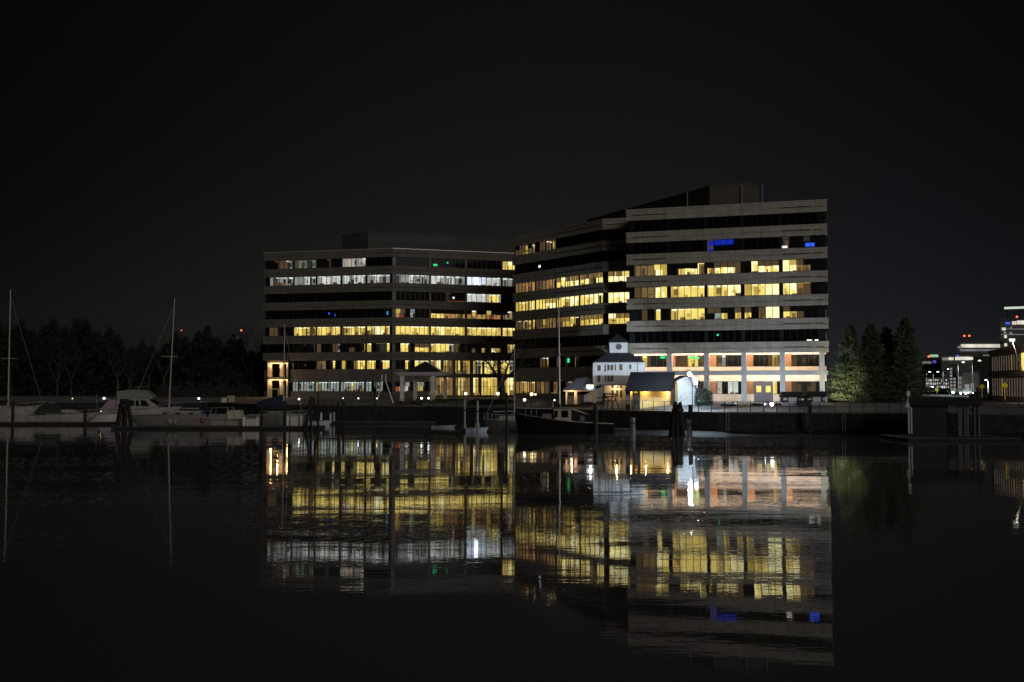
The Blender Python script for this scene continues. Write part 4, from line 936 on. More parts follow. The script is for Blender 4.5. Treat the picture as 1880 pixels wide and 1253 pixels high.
# garden frame (swing / davit)
Yd = 158
GF = thing('boat_hoist', 'small black metal hoist frame with curved legs on the quay before the clock house', 'hoist', (ax(1120, Yd), Yd, az(752, Yd)), world=True)
def P2(x, y, dy=0): return at(x, y, Yd + dy)
b = MB(); b.path([P2(1104, 752), P2(1105, 738), P2(1110, 731), P2(1116, 728)], .1); b.path([P2(1138, 752), P2(1133, 740), P2(1129, 732)], .1); b.path([P2(1114, 752, 1.5), P2(1116, 740, 1.5), P2(1119, 735, 1.5), P2(1124, 741, 1.5), P2(1125, 752, 1.5)], .08); b.build('leg', M_blk, GF)
b = MB(); b.path([P2(1106, 723), P2(1131, 724)], .09); b.path([P2(1107, 723), P2(1108, 728), P2(1130, 729), P2(1130, 724)], .07); b.path([P2(1095, 731), P2(1112, 728)], .06); b.build('top_frame', M_blk, GF)
b = MB()
for cx_, cy_, r_ in ((1113, 734, 4), (1127, 733, 4.5)):
    b.path([P2(cx_ + r_ * math.cos(t * .785), cy_ + r_ * math.sin(t * .785)) for t in range(9)], .07)
b.build('pulley_ring', M_blk, GF)
b = MB(); b.hexa([P2(1105, 733, 0), P2(1111, 730, 0), P2(1111, 730, .4), P2(1105, 733, .4), P2(1107, 724, 0), P2(1112, 724, 0), P2(1112, 724, .4), P2(1107, 724, .4)]); b.build('winch', M_blk, GF)
# rocking chair on the porch
CH = thing('porch_chair', 'dark timber chair behind the railing on the shed porch', 'chair', (ax(1168, 159.6), 159.6, 3.75), world=False)
b = MB(); b.box((-.35, -.3, .42), (.35, .35, .5)); b.build('seat', M_dkwood, CH)
b = MB(); b.box((-.35, .3, .5), (.35, .37, 1.3)); b.build('backrest', M_dkwood, CH)
for sx in (-.3, .3):
    for sy in (-.25, .3): b = MB(); b.box((sx - .035, sy - .03, 0), (sx + .035, sy + .03, .42)); b.build('leg', M_dkwood, CH)

# railings
def railing(label, pts, h=1.35, step=1.75, m=M_blk, fill=True, rr=.03):
    T = thing('railing', label, 'railing', pts[0], world=True, group=None)
    ra = MB(); bal = MB()
    for a, c in zip(pts, pts[1:]):
        a = Vector(a); c = Vector(c); n = max(1, int((c - a).length / step))
        for k in (h, .2 if fill else h * .55): ra.tube(a + Vector((0, 0, k)), c + Vector((0, 0, k)), rr)
        for i in range(n + 1):
            q = a.lerp(c, i / n)
            if i < n or c == Vector(pts[-1]): b = MB(); b.box((q.x - .05, q.y - .05, q.z), (q.x + .05, q.y + .05, q.z + h)); b.build('post', m, T)
        if fill:
            k = int((c - a).length / .3)
            for i in range(k): q = a.lerp(c, (i + .5) / k); bal.tube((q.x, q.y, q.z + .2), (q.x, q.y, q.z + h), .012, n=4)
    ra.build('rail', m, T)
    if fill: bal.build('balusters', m, T)
def qp(px, off=.6):
    X = ax(px, 160)
    for _ in range(6): X = ax(px, quayY(X) + off)
    return (X, quayY(X) + off, TOP + .05)
railing('black picket railing along the quay edge in front of the lit colonnade', [qp(1282), qp(1330), qp(1450), qp(1560), qp(1655)], 1.6, 1.75, fill=False)
railing('black picket railing along the quay in front of the shed and clock house', [qp(1108), qp(1160), qp(1240)], 1.5, 1.9)
railing('dark railing along the promenade by the gazebo', [qp(735), qp(860), qp(925)], 1.2, 2.6, fill=False)
railing('dark railing along the promenade below the left office block', [qp(560), qp(700)], 1.2, 2.2, fill=False)
railing('black railing at the quay edge by the road on the far right', [qp(1812), qp(1900)], 1.6, 1.9, fill=False)

# kiosks
def kiosk(px, label, seed):
    Yk = 157; x = ax(px, Yk); z = gz(x, Yk)
    T = thing('kiosk', label, 'kiosk', (x, Yk, z), 0, 'dark roofed kiosks on the plaza')
    w = 1.75
    b = MB(); b.loft([[(-w, -.2, 1.35), (w, -.2, 1.35), (w, 2, 1.35), (-w, 2, 1.35)], [(-w + .3, .5, 2.2), (w - .3, .5, 2.2), (w - .3, 1.7, 2.2), (-w + .3, 1.7, 2.2)]]); b.build('roof', M_canv, T)
    b = MB(); b.box((-w + .1, 0, .0), (w - .1, 1.9, .55)); b.build('base', mat('kiosk_base', (.45, .42, .5), .6), T)
    b = MB(); b.box((-w + .15, .9, .55), (w - .15, 1.7, 1.35)); b.build('back_panel', mat('kiosk_back', (.10, .10, .12), .6), T)
    b = MB(); b.box((-.7, -.06, .45), (.6, .04, 1.35)); b.build('notice_panel', mat('notice_white', (.82, .86, .9), .5), T)
    for s in (-1, 1): b = MB(); b.box((s * 1.2 - .3, -.04, .85), (s * 1.2 + .3, .05, 1.25)); b.build('side_panel', mat('notice_white', (.82, .86, .9), .5), T)
kiosk(1456, 'left of the two dark roofed kiosks with a white panel, nearer the bollard light', 1)
kiosk(1500, 'right of the two dark roofed kiosks with a white panel, nearer the conifers', 2)
b = MB(); x_ = ax(1478, 156); b.box((x_ - .95, 155.8, 3.7), (x_ + .95, 157, 5.0)); tag(b.build('planter_box', M_blk, None, bevel=.05), 'black planter box standing between the two kiosks', 'planter')
shrub('planter_shrub', 'small yellow lit plants on top of the black planter box', 1478, 726, 731.5, 20, 156.4, M_hedge, 700, .1, 'plant', .4, 31)

# ------------------------------------------------------------------ docks, piles
def dock(label, x0, x1, Y0, Y1, name='floating_dock', z=.5):
    X0, X1 = ax(x0, (Y0 + Y1) / 2), ax(x1, (Y0 + Y1) / 2)
    T = thing(name, label, 'dock', ((X0 + X1) / 2, (Y0 + Y1) / 2, 0), world=True, group=None)
    b = MB(); b.box((X0, Y0, z - .12), (X1, Y1, z)); b.build('deck', M_dock, T)
    b = MB(); b.box((X0 + .05, Y0 + .08, .02), (X1 - .05, Y0 + .25, z - .13)); b.box((X0 + .05, Y1 - .25, .02), (X1 - .05, Y1 - .08, z - .13)); b.build('fascia', M_dkwood, T)
    n = max(2, int((X1 - X0) / 6))
    for i in range(n):
        x = X0 + (X1 - X0) * (i + .5) / n; b = MB(); b.box((x - 1, Y0 + .3, -.3), (x + 1, Y1 - .3, z - .14)); b.build('float', M_blk, T)
dock('long floating dock in front of the sloop and express cruiser at far left', -60, 210, 183, 185.5)
dock('main floating dock carrying the sailboat, dock boxes and power pedestals', 210, 595, 166.5, 169.5)
dock('low floating dock with posts running right of the timber dolphin', 560, 800, 186, 188)
dock('floating dock behind the black hulled lobster boat', 955, 1160, 158, 159.6)
dock('low dark dock that carries the boat house at the right', 1640, 1840, 132, 142, z=.45)
def pile(label, px, y0, Y, r=.22, m=M_dkwood, group='timber mooring piles', cap=False, lean=0):
    x = ax(px, Y); zt_ = az(y0, Y)
    T = thing('mooring_pile', label, 'pile', (x, Y, -1), 0, group)
    b = MB(); b.tube((0, 0, 0), (lean, 0, zt_ + 1), r * 1.05, r * .9, 9); b.lathe((lean, 0, zt_ + 1), [(r * .9, -.02), (r * .7, .06)], 9)
    b.build('shaft', m, T)
    c = MB(); c.lathe((lean * .75, 0, (zt_ + 1) * .75), [(r * 1.15, 0), (r * 1.15, .18)], 9); c.build('band', M_blk, T)
    if cap: c = MB(); c.lathe((lean, 0, zt_ + 1), [(r * 1.0, 0), (.03, .45)], 9); c.build('cap', M_gal, T)
for a in (('dark pile in front of the sloop hull at far left', 24, 738, 186, .28), ('dark pile standing in front of the express cruiser bow', 157, 752, 172, .28),
          ('tall dark pile left of the blue boom cover', 481, 740, 170, .2), ('dark pile just right of the blue boom cover', 523, 737, 168, .28),
          ('dark pile right of the pair of white dock posts', 631, 740, 168, .2), ('thin dark pile beside the two white dock posts', 621, 738, 172, .17),
          ('slim tall dark pile just right of the timber dolphin', 584, 722, 166, .14),
          ('tall thin pale topped pile under the white tripod', 688, 712, 168, .12), ('very tall black pile left of the lobster boat, in front of the moored sloop', 930, 722, 150, .2),
          ('black pile standing at the lobster boat stern', 1093, 741, 150, .36), ('short black pile by the right end of the shed', 1267, 744, 148, .3), ('square black post rising at the foot of the planter box', 1486, 745, 147, .35),
          ('dark pile at the right corner of the boat house', 1795, 712, 140, .2)):
    pile(*a)
pile('white topped pile left of the small white tender', 853, 738, 158, .16, M_gal, 'pale metal piles', True)
pile('white topped pile right above the small white tender', 876.5, 740, 154, .2, M_gal, 'pale metal piles', True)
pile('short pale concrete pile in front of the sea wall below the shed', 1161, 768, 153, .45, mat('pale_concrete', (.16, .16, .155), .8), 'short concrete piles')
pile('short pale concrete pile just right of the big dark dolphin', 1265, 772, 148, .4, mat('pale_concrete', (.16, .16, .155), .8), 'short concrete piles')
def dolphin(label, px, y0, Y, n, spread, r):
    T = thing('dolphin', label, 'dolphin', (ax(px, Y), Y, -1), 0, 'clustered timber dolphins'); H = az(y0, Y) + 1; rn = random.Random(px)
    for i in range(n):
        a = 6.28 * i / n; b = MB(); s = spread * rn.uniform(.8, 1.2); b.tube((math.cos(a) * s, math.sin(a) * s, 0), (math.cos(a) * s * .35, math.sin(a) * s * .35, H * rn.uniform(.88, 1)), r, r * .85, 8); b.build('timber_pile', M_dkwood, T)
    b = MB(); b.lathe((0, 0, H * .78), [(spread * .55 + r, 0), (spread * .5 + r, .3)], 12); b.build('wire_lashing', M_blk, T)
dolphin('broad dark timber dolphin at the end of the sailboat dock on the left', 229, 732, 168, 6, 1.5, .3)
dolphin('big dark timber dolphin in front of the shed, below the floodlight', 1244, 738, 146, 7, 1.1, .3)
DT = thing('dolphin', 'splayed timber dolphin of crossed leaning poles left of centre', 'dolphin', (ax(575, 166), 166, -1), world=True, group='clustered timber dolphins')
for (a, y0, c, y1, r_) in ((572, 730, 556, 800, .2), (571, 728, 571, 800, .2), (575, 730, 588, 800, .18), (568, 734, 562, 800, .15)):
    p = at(a, y0, 166); q = at(c, y1, 166); b = MB(); b.tube((p.x, 166, p.z), (q.x, 166, -1), r_, r_ * 1.15, 8); b.build('timber_pile', M_dkwood, DT)

# ------------------------------------------------------------------ boats
def hull_mesh(L, B, fb, fs, draft=.5, bowrake=.12, tr=.75, plumb=False, n=14, flare=.85):
    """bow toward +x; loft of stations stern -> bow. returns (hull MB, deck MB, sheer fn)"""
    st = []; dk = []
    for i in range(n + 1):
        t = i / n; x = -L / 2 + L * t
        w = B / 2 * (tr + (1 - tr) * min(1, t / .4)) if t < .45 else B / 2 * max(.02, (1 - ((t - .45) / .55) ** 2.2))
        zs = fs + (fb - fs) * t ** 1.8
        pull = bowrake * L * max(0, (t - .6) / .4) ** 2
        st.append([(x, -w, zs), (x - pull * .3, -w * .96, zs * .55), (x - pull * .75, -w * flare, 0), (x - pull, -w * .3, -draft * (1 - t ** 3)), (x - pull, w * .3, -draft * (1 - t ** 3)), (x - pull * .75, w * flare, 0), (x - pull * .3, w * .96, zs * .55), (x, w, zs)])
        dk.append(((x, -w * .97, zs - .02), (x, w * .97, zs - .02)))
    h = MB(); h.loft(st, close=False); h.face([p for p in st[0]][::-1])
    d = MB()
    for a, c in zip(dk, dk[1:]): d.face([a[0], c[0], c[1], a[1]])
    sheer = lambda x: fs + (fb - fs) * max(0, (x + L / 2) / L) ** 1.8
    return h, d, sheer
def boat(name, label, cat, px, Y, heading, L, B, fb, fs, hm, dm, **k):
    T = thing(name, label, cat, (ax(px, Y), Y, 0), rad(heading)); h, d, s = hull_mesh(L, B, fb, fs, **k)
    h.build('hull', hm, T, smooth=False); d.build('deck', dm, T)
    b = MB()
    for sgn in (-1, 1):
        for t0, t1 in zip([i / 12 for i in range(12)], [i / 12 for i in range(1, 13)]):
            def wp(t): return B / 2 * (k.get('tr', .75) + (1 - k.get('tr', .75)) * min(1, t / .4)) if t < .45 else B / 2 * max(.02, (1 - ((t - .45) / .55) ** 2.2))
            x0, x1 = -L / 2 + L * t0, -L / 2 + L * t1
            b.tube((x0, sgn * wp(t0), s(x0)), (x1, sgn * wp(t1), s(x1)), .05)
    b.build('rub_rail', M_gelg if hm is not M_gelg else M_gel, T)
    return T, s
def rails(T, L, B, s, h=.6, x0=-.3, m=M_gal):
    b = MB(); pr = {}
    for i in range(9):
        t = .2 + .8 * i / 8; x = -L / 2 + L * t; w = B / 2 * (1 if t < .45 else max(.02, 1 - ((t - .45) / .55) ** 2.2)) * .92
        for sg in (-1, 1):
            p = Vector((x, sg * w, s(x))); q = p + Vector((0, 0, h)); b.tube(p, q, .018, n=4)
            if sg in pr: b.tube(pr[sg], q, .015, n=4)
            pr[sg] = q
    b.build('guard_rail', m, T)
def mast(T, x, z0, H, r=.1, spreader=None, boom=None, stay=None, lean=0, m=M_spar):
    b = MB(); b.tube((x, 0, z0), (x + lean, 0, z0 + H), r, r * .6, 8); b.build('mast', m, T)
    if spreader: b = MB(); z = z0 + H * spreader; b.tube((x - 1.1, -.9, z), (x + 1.1, .9, z), .06); b.build('spreader', m, T)
    if boom: b = MB(); b.tube((x, 0, z0 + boom[1]), (x - boom[0], 0, z0 + boom[1] - .1), .08); b.build('boom', m, T)
    b = MB()
    for sx, sy in ([(stay, 0)] if stay is not None else []) + [(-3.2, 0)]:
        pass
    if stay is not None: b.tube((x + lean, 0, z0 + H * .95), (stay, 0, z0 + .1), .025, n=4); b.build('forestay', M_gal, T)
def cabin(T, name, rings, m): b = MB(); b.loft(rings); return b.build(name, m, T, bevel=.05)
def ringx(x0, x1, w0, w1, z): return [(x0, -w0, z), (x1, -w1, z), (x1, w1, z), (x0, w0, z)]
# 1 sloop far left, bow right
T, s = boat('sloop', 'pale hulled sloop with a tall bare mast at the left edge', 'sailboat', 15, 194, 8, 14, 3.9, 3.5, 2.7, M_gel, M_gelg, bowrake=.34)
cabin(T, 'cabin', [ringx(-3, 2.6, 1.1, .8, 2.6), ringx(-2.8, 1.9, .9, .6, 3.25)], M_gel); mast(T, 0, 2.7, az(532, 194) - 2.7, .16, .42, (5, 1.4), 6.6); rails(T, 14, 3.9, s)
b = MB(); b.tube((0, 0, 4.2), (-4.8, 0, 4.1), .28, .2, 8); b.build('furled_sail', M_canv, T)
# 2 express cruiser
T, s = boat('express_cruiser', 'white express cruiser with a dark canvas canopy, bow to the right', 'motorboat', 121, 187.5, 5, 13.3, 3.8, 2.3, 1.7, M_gel, M_gelg, bowrake=.30)
cabin(T, 'cabin', [ringx(-3.2, 3.6, 1.5, .8, 1.8), ringx(-2.6, 1.4, 1.2, .7, 2.7)], M_gel)
cabin(T, 'canopy', [ringx(-5.4, -.4, 1.7, 1.4, 2.0), ringx(-4.0, -.7, 1.5, 1.2, 3.6), ringx(-3.2, -1.7, 1.2, 1.0, 3.9)], M_canv)
b = MB(); b.tube((-5.2, -1.5, 2), (-3.6, -1.4, 4.1), .07); b.tube((-5.2, 1.5, 2), (-3.6, 1.4, 4.1), .07); b.tube((-3.6, -1.4, 4.1), (-3.6, 1.4, 4.1), .07); b.build('radar_arch', M_gel, T)
for x_ in (-.2, .9): b = MB(); b.box((x_, -1.55, 1.95), (x_ + .6, -1.48, 2.15)); b.build('porthole', M_tint, T)
b = MB(); b.ball((6.4, 0, 2.3), .12); b.build('bow_light', emit('nav_light', (.9, 1, .7), 3), T); rails(T, 13.3, 3.8, s, .5)
b = MB(); b.box((-2.9, -.4, 3.95), (-1.9, .4, 4.1)); b.build('radar', M_gel, T)
# 3 flybridge motor yacht
T, s = boat('motor_yacht', 'white flybridge motor yacht with dark side windows behind the centre mast', 'motorboat', 262, 206, 4, 16, 4.6, 2.9, 2.2, M_gel, M_gelg, bowrake=.26)
cabin(T, 'cabin', [ringx(-4.8, 4.2, 2, 1.6, 2.3), ringx(-4.5, 1.7, 1.8, 1.4, 4.4)], M_gel)
cabin(T, 'flybridge', [ringx(-4.6, 2.2, 2.0, 1.6, 4.4), ringx(-4.7, 2.6, 2.0, 1.5, 4.75), ringx(-4.6, 1.2, 1.9, 1.5, 6.0), ringx(-2.4, .3, 1.5, 1.1, 6.3)], mat('flybridge_canvas', (.24, .24, .21), .8, noise=.2))
for a, c, a2, c2 in ((-3.4, -1.1, -3.9, -1.1), (-.8, -.1, -.8, -.3), (.2, 2.0, .2, 1.0)):
    b = MB(); b.loft([[(a2 + .6 if a == -3.4 else a, -1.93, 4.15), (c2, -1.9, 4.15), (c, -2.0, 3.0), (a - .5 if a == -3.4 else a, -2.05, 3.0)], [(a2 + .6 if a == -3.4 else a, -1.8, 4.15), (c2, -1.8, 4.15), (c, -1.85, 3.0), (a - .5 if a == -3.4 else a, -1.85, 3.0)]]); b.build('window', M_tint, T)
b = MB(); b.loft([[(2.0, -1.5, 4.2), (2.0, 1.4, 4.2), (3.6, 1.5, 3.1), (3.6, -1.6, 3.1)], [(1.9, -1.5, 4.1), (1.9, 1.4, 4.1), (3.5, 1.5, 3.0), (3.5, -1.6, 3.0)]]); b.build('windscreen', M_tint, T)
for x_, h_ in ((-2.8, 9), (1.2, 9.5), (-4.9, 8.2)): b = MB(); b.tube((x_, 0, 5.2), (x_, 0, h_), .03, .02); b.build('antenna', M_gal, T)
b = MB(); b.path([(-1.5, -1.2, 6.2), (-1.2, -1.2, 6.9), (1, -1.2, 6.9)], .04); b.path([(-1.5, 1.2, 6.2), (-1.2, 1.2, 6.9), (1, 1.2, 6.9), (1, -1.2, 6.9)], .04); b.build('bimini_frame', M_gal, T); rails(T, 16, 4.6, s, .7)
b = MB(); b.loft([[(-7.9, -2, 2.3), (-5, -2, 2.3), (-5, 2, 2.3), (-7.9, 2, 2.3)], [(-6.2, -1.9, 4.2), (-4.7, -1.9, 4.3), (-4.7, 1.9, 4.3), (-6.2, 1.9, 4.2)]]); b.build('cockpit_enclosure', mat('clear_vinyl', (.35, .28, .36), .3), T)
# 4 centre-left sailboat with leaning mast
T, s = boat('sloop', 'long pale sloop on the main dock with a slightly leaning mast', 'sailboat', 325, 172, 183, 17.3, 4.2, 2.1, 2.4, mat('dull_gelcoat', (.21, .205, .195), .5, noise=.25), M_gel, bowrake=.2, tr=.6)
cabin(T, 'cabin', [ringx(-4.5, 3, 1.2, .8, 2.1), ringx(-4.2, 2.4, 1, .6, 2.9)], M_gel); p = at(311, 760, 172); Hm = az(546, 172) - 2.4
mast(T, 1.4, 2.2, Hm, .13, .5, (5.2, 1.2), 8.2, lean=-.75); rails(T, 17.3, 4.2, s)
for x_ in (-3, -.8, 1.4): b = MB(); b.box((x_, 1.0, 2.4), (x_ + .7, 1.12, 2.6)); b.build('porthole', M_tint, T)
cabin(T, 'dodger', [ringx(-6.6, -4.4, 1.2, 1.1, 2.2), ringx(-6.2, -4.9, 1.1, .9, 3.6)], M_blue)
b = MB(); b.ball((.6, 2.1, 1.2), .42, 10, sz=1.3); b.ball((-.3, 2.15, 1.1), .3, 10, sz=1.3); b.build('fender', M_gel, T)
# 5 small cuddy boat
T, s = boat('cuddy_boat', 'small white cuddy cabin boat with an open canopy frame right of the long sloop', 'motorboat', 402, 171, 170, 7.6, 2.6, 1.6, 1.3, M_gel, M_gel)
cabin(T, 'cabin', [ringx(0, 2.2, 1, .7, 1.3), ringx(.3, 1.5, .8, .5, 2.0)], M_gel)
b = MB()
for sg in (-1, 1): b.path([(-2.6, sg * 1.1, 1.3), (-2.1, sg * 1.1, 3.5), (.8, sg, 3.5), (1.4, sg, 1.5)], .06)
b.build('canopy_frame', M_gal, T); b = MB(); b.box((-2.2, -1.15, 3.48), (.9, 1.15, 3.58)); b.build('canopy_roof', M_gelg, T)
b = MB(); b.lathe((2.3, 1.3, 1.0), [(.1, 0), (.34, .15), (.34, .7), (.1, .9)], 8); b.build('fender', M_red, T)
b = MB(); b.box((1.6, -.9, 1.9), (1.7, .9, 2.7)); b.build('windscreen', M_tint, T)
# 6 small cabin boat
T, s = boat('cabin_boat', 'small boat with a boxy cream canvas cabin next to the power pedestals', 'motorboat', 430, 173, 178, 6.6, 2.5, 1.6, 1.3, M_gelg, M_gelg)
cabin(T, 'cabin', [ringx(-1.6, 1.6, 1.0, 1.0, 1.5), ringx(-1.3, .9, .9, .85, 3.0)], mat('cream_canvas', (.5, .48, .36), .8))
# 7 sailboat with blue cover, x=521 mast
T, s = boat('sloop', 'sloop with a navy blue boom cover and a forestay slanting down right', 'sailboat', 515, 188, 6, 12, 3.6, 1.9, 1.7, M_gelg, M_gelg)
mast(T, .6, 1.9, az(595, 188) - 1.9, .13, .35, (4.6, 2.6), 4.1)
b = MB(); b.loft([[(.4, -.25, 3.2), (.4, .25, 3.2), (.4, .1, 5.6), (.4, -.1, 5.6)], [(-4.4, -.3, 3.2), (-4.4, .3, 3.2), (-4.4, .15, 4.2), (-4.4, -.15, 4.2)]]); b.build('boom_cover', M_blue, T)
cabin(T, 'cabin', [ringx(-2.5, 2.2, 1, .7, 1.8), ringx(-2.2, 1.7, .8, .5, 2.4)], M_gelg); rails(T, 12, 3.6, s)
# 8 sloop left of lobster boat
T, s = boat('sloop', 'short pale sloop moored behind the tall black pile, bow pulpit to the left', 'sailboat', 926, 160, 186, 6.6, 2.7, 1.9, 1.7, M_gelg, M_gelg)
mast(T, -1.6, 1.9, az(640, 160) - 1.9, .12, None, (0.1, 1.4), 3.2); b = MB(); b.tube((-1.6, 0, 3.2), (1.8, 0, 3.1), .07); b.tube((-1.4, 0, 3.0), (-.7, -.3, 1.9), .03); b.build('whisker_pole', M_spar, T)
cabin(T, 'cabin', [ringx(-1.6, 1.2, .9, .7, 1.8), ringx(-1.4, .8, .7, .5, 2.4)], M_gel); rails(T, 6.6, 2.7, s, .9)
# 9 lobster boat, bow left
T, s = boat('lobster_boat', 'black hulled lobster boat with a small tan wheelhouse moored by the quay', 'workboat', 1035, 153, 180, 15.2, 4.1, 3.1, 1.5, M_hullk, M_gelg, bowrake=.06, flare=.9)
M_tan = mat('tan_paint', (.5, .42, .33), .7)
hx = lambda px: -(ax(px, 153) - ax(1035, 153))
def whl(a, c, z0, z1, w=1.3): return [(a, -w, z0), (c, -w, z0), (c, w, z0), (a, w, z0)], [(a, -w, z1), (c, -w, z1), (c, w, z1), (a, w, z1)]
b = MB(); z0_, z1_ = 1.6, az(751, 151.5); b.loft([[(hx(1048), -1.4, z0_), (hx(1019), -1.4, z0_), (hx(1019), 1.4, z0_), (hx(1048), 1.4, z0_)], [(hx(1048), -1.35, z1_), (hx(1016), -1.35, z1_), (hx(1016), 1.35, z1_), (hx(1048), 1.35, z1_)]]); wh = b.build('wheelhouse', M_tan, T)
for a, c in ((1018, 1023), (1030, 1042)):
    b = MB(); b.box((min(hx(a), hx(c)), 1.37, z0_ + .9), (max(hx(a), hx(c)), 1.45, z1_ - .25)); o = b.build('window', M_tint, None); o.parent = wh
b = MB(); b.box((hx(1050), -1.5, z1_), (hx(1015), 1.5, z1_ + .12)); b.build('roof', M_gelg, T)
b = MB(); b.loft([[(hx(1079), -1.2, az(762, 152)), (hx(1079), 1.4, az(762, 152)), (hx(1079), 1.4, az(762, 152) + .15), (hx(1079), -1.2, az(762, 152) + .15)], [(hx(1050), -1.3, z1_ - .15), (hx(1050), 1.4, z1_ - .15), (hx(1050), 1.4, z1_ + .1), (hx(1050), -1.3, z1_ + .1)]]); b.build('awning', mat('pale_awning', (.4, .5, .52), .6), T)
b = MB(); b.path([(hx(1016), 0, z1_), (hx(1014), 0, z1_ + .9), (hx(1017), 0, z1_ + 1.3)], .06); b.build('exhaust_stack', M_gel, T)
b = MB(); b.box((hx(1072), .4, 1.5), (hx(1064), 1.3, 2.7)); b.build('engine_box', M_gelg, T)
b = MB(); b.loft([[(hx(1012), -1, 2.0), (hx(992), -1, 2.2), (hx(992), 1, 2.2), (hx(1012), 1, 2.0)], [(hx(1012), -.8, 3.0), (hx(997), -.8, 3.0), (hx(997), .8, 3.0), (hx(1012), .8, 3.0)]]); b.build('trunk_cabin', M_gelg, T)
b = MB(); b.tube((hx(945), 0, 3.9), (hx(1015), 0, 3.75), .05); 
for px in (965, 975, 985): b.tube((hx(px), .9, 2.4), (hx(px), .9, 3.8), .03)
b.build('guard_rail', M_gal, T)
# 10 skiff and tender
T, s = boat('skiff', 'low white skiff lying on the dark water right of the gazebo', 'rowing boat', 815, 172, 3, 4.2, 1.5, .45, .35, M_gel, M_gelg, draft=.2)
b = MB(); b.box((-.5, -.6, .3), (-.2, .6, .38)); b.box((.7, -.5, .3), (.95, .5, .38)); b.build('thwart', M_gelg, T)
T, s = boat('tender', 'small blue white tender with an outboard between the two white topped piles', 'dinghy', 876, 157, 5, 3.6, 1.6, .8, .7, mat('blue_white_gelcoat', (.5, .6, .75), .4), M_gelg, draft=.2)
b = MB(); b.box((-2.1, -.25, .5), (-1.7, .25, 1.3)); b.build('outboard', M_gel, T); b = MB(); b.box((-.3, -.5, .7), (.4, .5, 1.35)); b.build('console', M_gel, T)
T, s = boat('runabout', 'low dark topped runabout lying behind the right half of the long pale sloop', 'motorboat', 352, 196, 176, 9, 3, 1.9, 1.5, mat('bright_gelcoat', (.55, .54, .52), .4, noise=.15), M_gelg, bowrake=.25)
cabin(T, 'cabin', [ringx(-1.6, 1.9, 1.1, .7, 1.6), ringx(-1.3, .9, .9, .6, 2.5)], M_canv); rails(T, 9, 3, s, .5)
T, s = boat('fishing_boat', 'small open fishing boat with an upright windscreen between cruiser and motor yacht', 'motorboat', 193, 200, 4, 7.5, 2.6, 1.7, 1.3, mat('bright_gelcoat', (.55, .54, .52), .4), M_gelg, bowrake=.25)
cabin(T, 'console', [ringx(-.8, .6, .6, .6, 1.3), ringx(-.5, .4, .5, .5, 2.4)], M_gel); b = MB(); b.tube((-1.5, 0, 1.3), (-1.7, 0, 5.5), .03); b.build('antenna', M_gal, T)
T, s = boat('skiff', 'white open skiff tied beyond the grey dock box by the splayed dolphin', 'rowing boat', 585, 183, 2, 5, 1.7, .9, .7, mat('bright_gelcoat', (.55, .54, .52), .4), M_gelg, draft=.2)
b = MB(); b.box((-.5, -.6, .5), (-.2, .6, .6)); b.build('thwart', M_gel, T)
# dock furniture
def dockitem(name, label, cat, px, y0, wpx, Y, m, group, dz=.5, depth=.8):
    w = wpx / F * Y / 2; h = az(y0, Y) - dz
    T = thing(name, label, cat, (ax(px, Y), Y, dz), 0, group)
    b = MB(); b.box((-w, -depth / 2, 0), (w, depth / 2, h * .86)); b.build('body', m, T, bevel=.03)
    b = MB(); b.box((-w - .03, -depth / 2 - .03, h * .86), (w + .03, depth / 2 + .03, h)); b.build('lid', M_gel, T, bevel=.03)
M_ped = mat('pedestal_white', (.8, .8, .78), .5)
M_box = mat('dock_box_white', (.6, .6, .55), .6, noise=.15); GB = 'dock boxes and pedestals'
for a in (('dock_box', 'pair of joined cream dock boxes left end, beside the cabin boat', 'dock box', 462, 768, 20, 168, M_box), ('power_pedestal', 'pale power pedestal left of the cream dock boxes', 'pedestal', 449, 763, 4.5, 168, M_ped), ('power_pedestal', 'slim power pedestal right of the cream dock boxes', 'pedestal', 473.5, 764, 4, 168, M_ped),
          ('power_pedestal', 'white power pedestal left of the grey dock boxes', 'pedestal', 529, 760, 3.5, 168.4, M_ped), ('dock_box', 'grey dock box between two white pedestals', 'dock box', 541, 762, 13, 168.4, M_box), ('power_pedestal', 'white power pedestal against the splayed dolphin', 'pedestal', 554, 760, 4, 168.4, M_ped)):
    dockitem(*a, GB)
for a in (('power_pedestal', 'short white post on the low dock, left one of the pair', 'pedestal', 607, 758, 2.4, 187, M_ped), ('power_pedestal', 'short white post on the low dock, right one of the pair', 'pedestal', 613.5, 757, 3, 187, mat('blue_grey_post', (.4, .42, .62), .6)), ('power_pedestal', 'white post on the low dock just right of the splayed dolphin', 'pedestal', 590, 757, 3, 187, M_ped)):
    dockitem(*a, GB, .5, .3)

# information boards on the left bank
for px, y0, y1, w_, lab, m_ in ((416, 727, 739, 14, 'brightly speckled notice board at the right of the pair on the left bank', mat('speckled_board', (.5, .45, .3), .6, noise=.9, nscale=6, col2=(.08, .06, .05))), (405, 731, 740, 13, 'pale grey notice board at the left of the pair on the left bank', M_box)):
    Y = 222; x = ax(px + 8, Y); w = w_ / F * Y / 2
    T = thing('notice_board', lab, 'notice board', (x, Y, TOP), 0)
    b = MB(); b.box((-w, -.05, az(y1, Y) - TOP), (w, .05, az(y0, Y) - TOP)); b.build('panel', m_, T)
    for s in (-w + .1, w - .1): b = MB(); b.tube((s, .1, 0), (s, .1, az(y0, Y) - TOP), .05); b.build('post', M_blk, T)

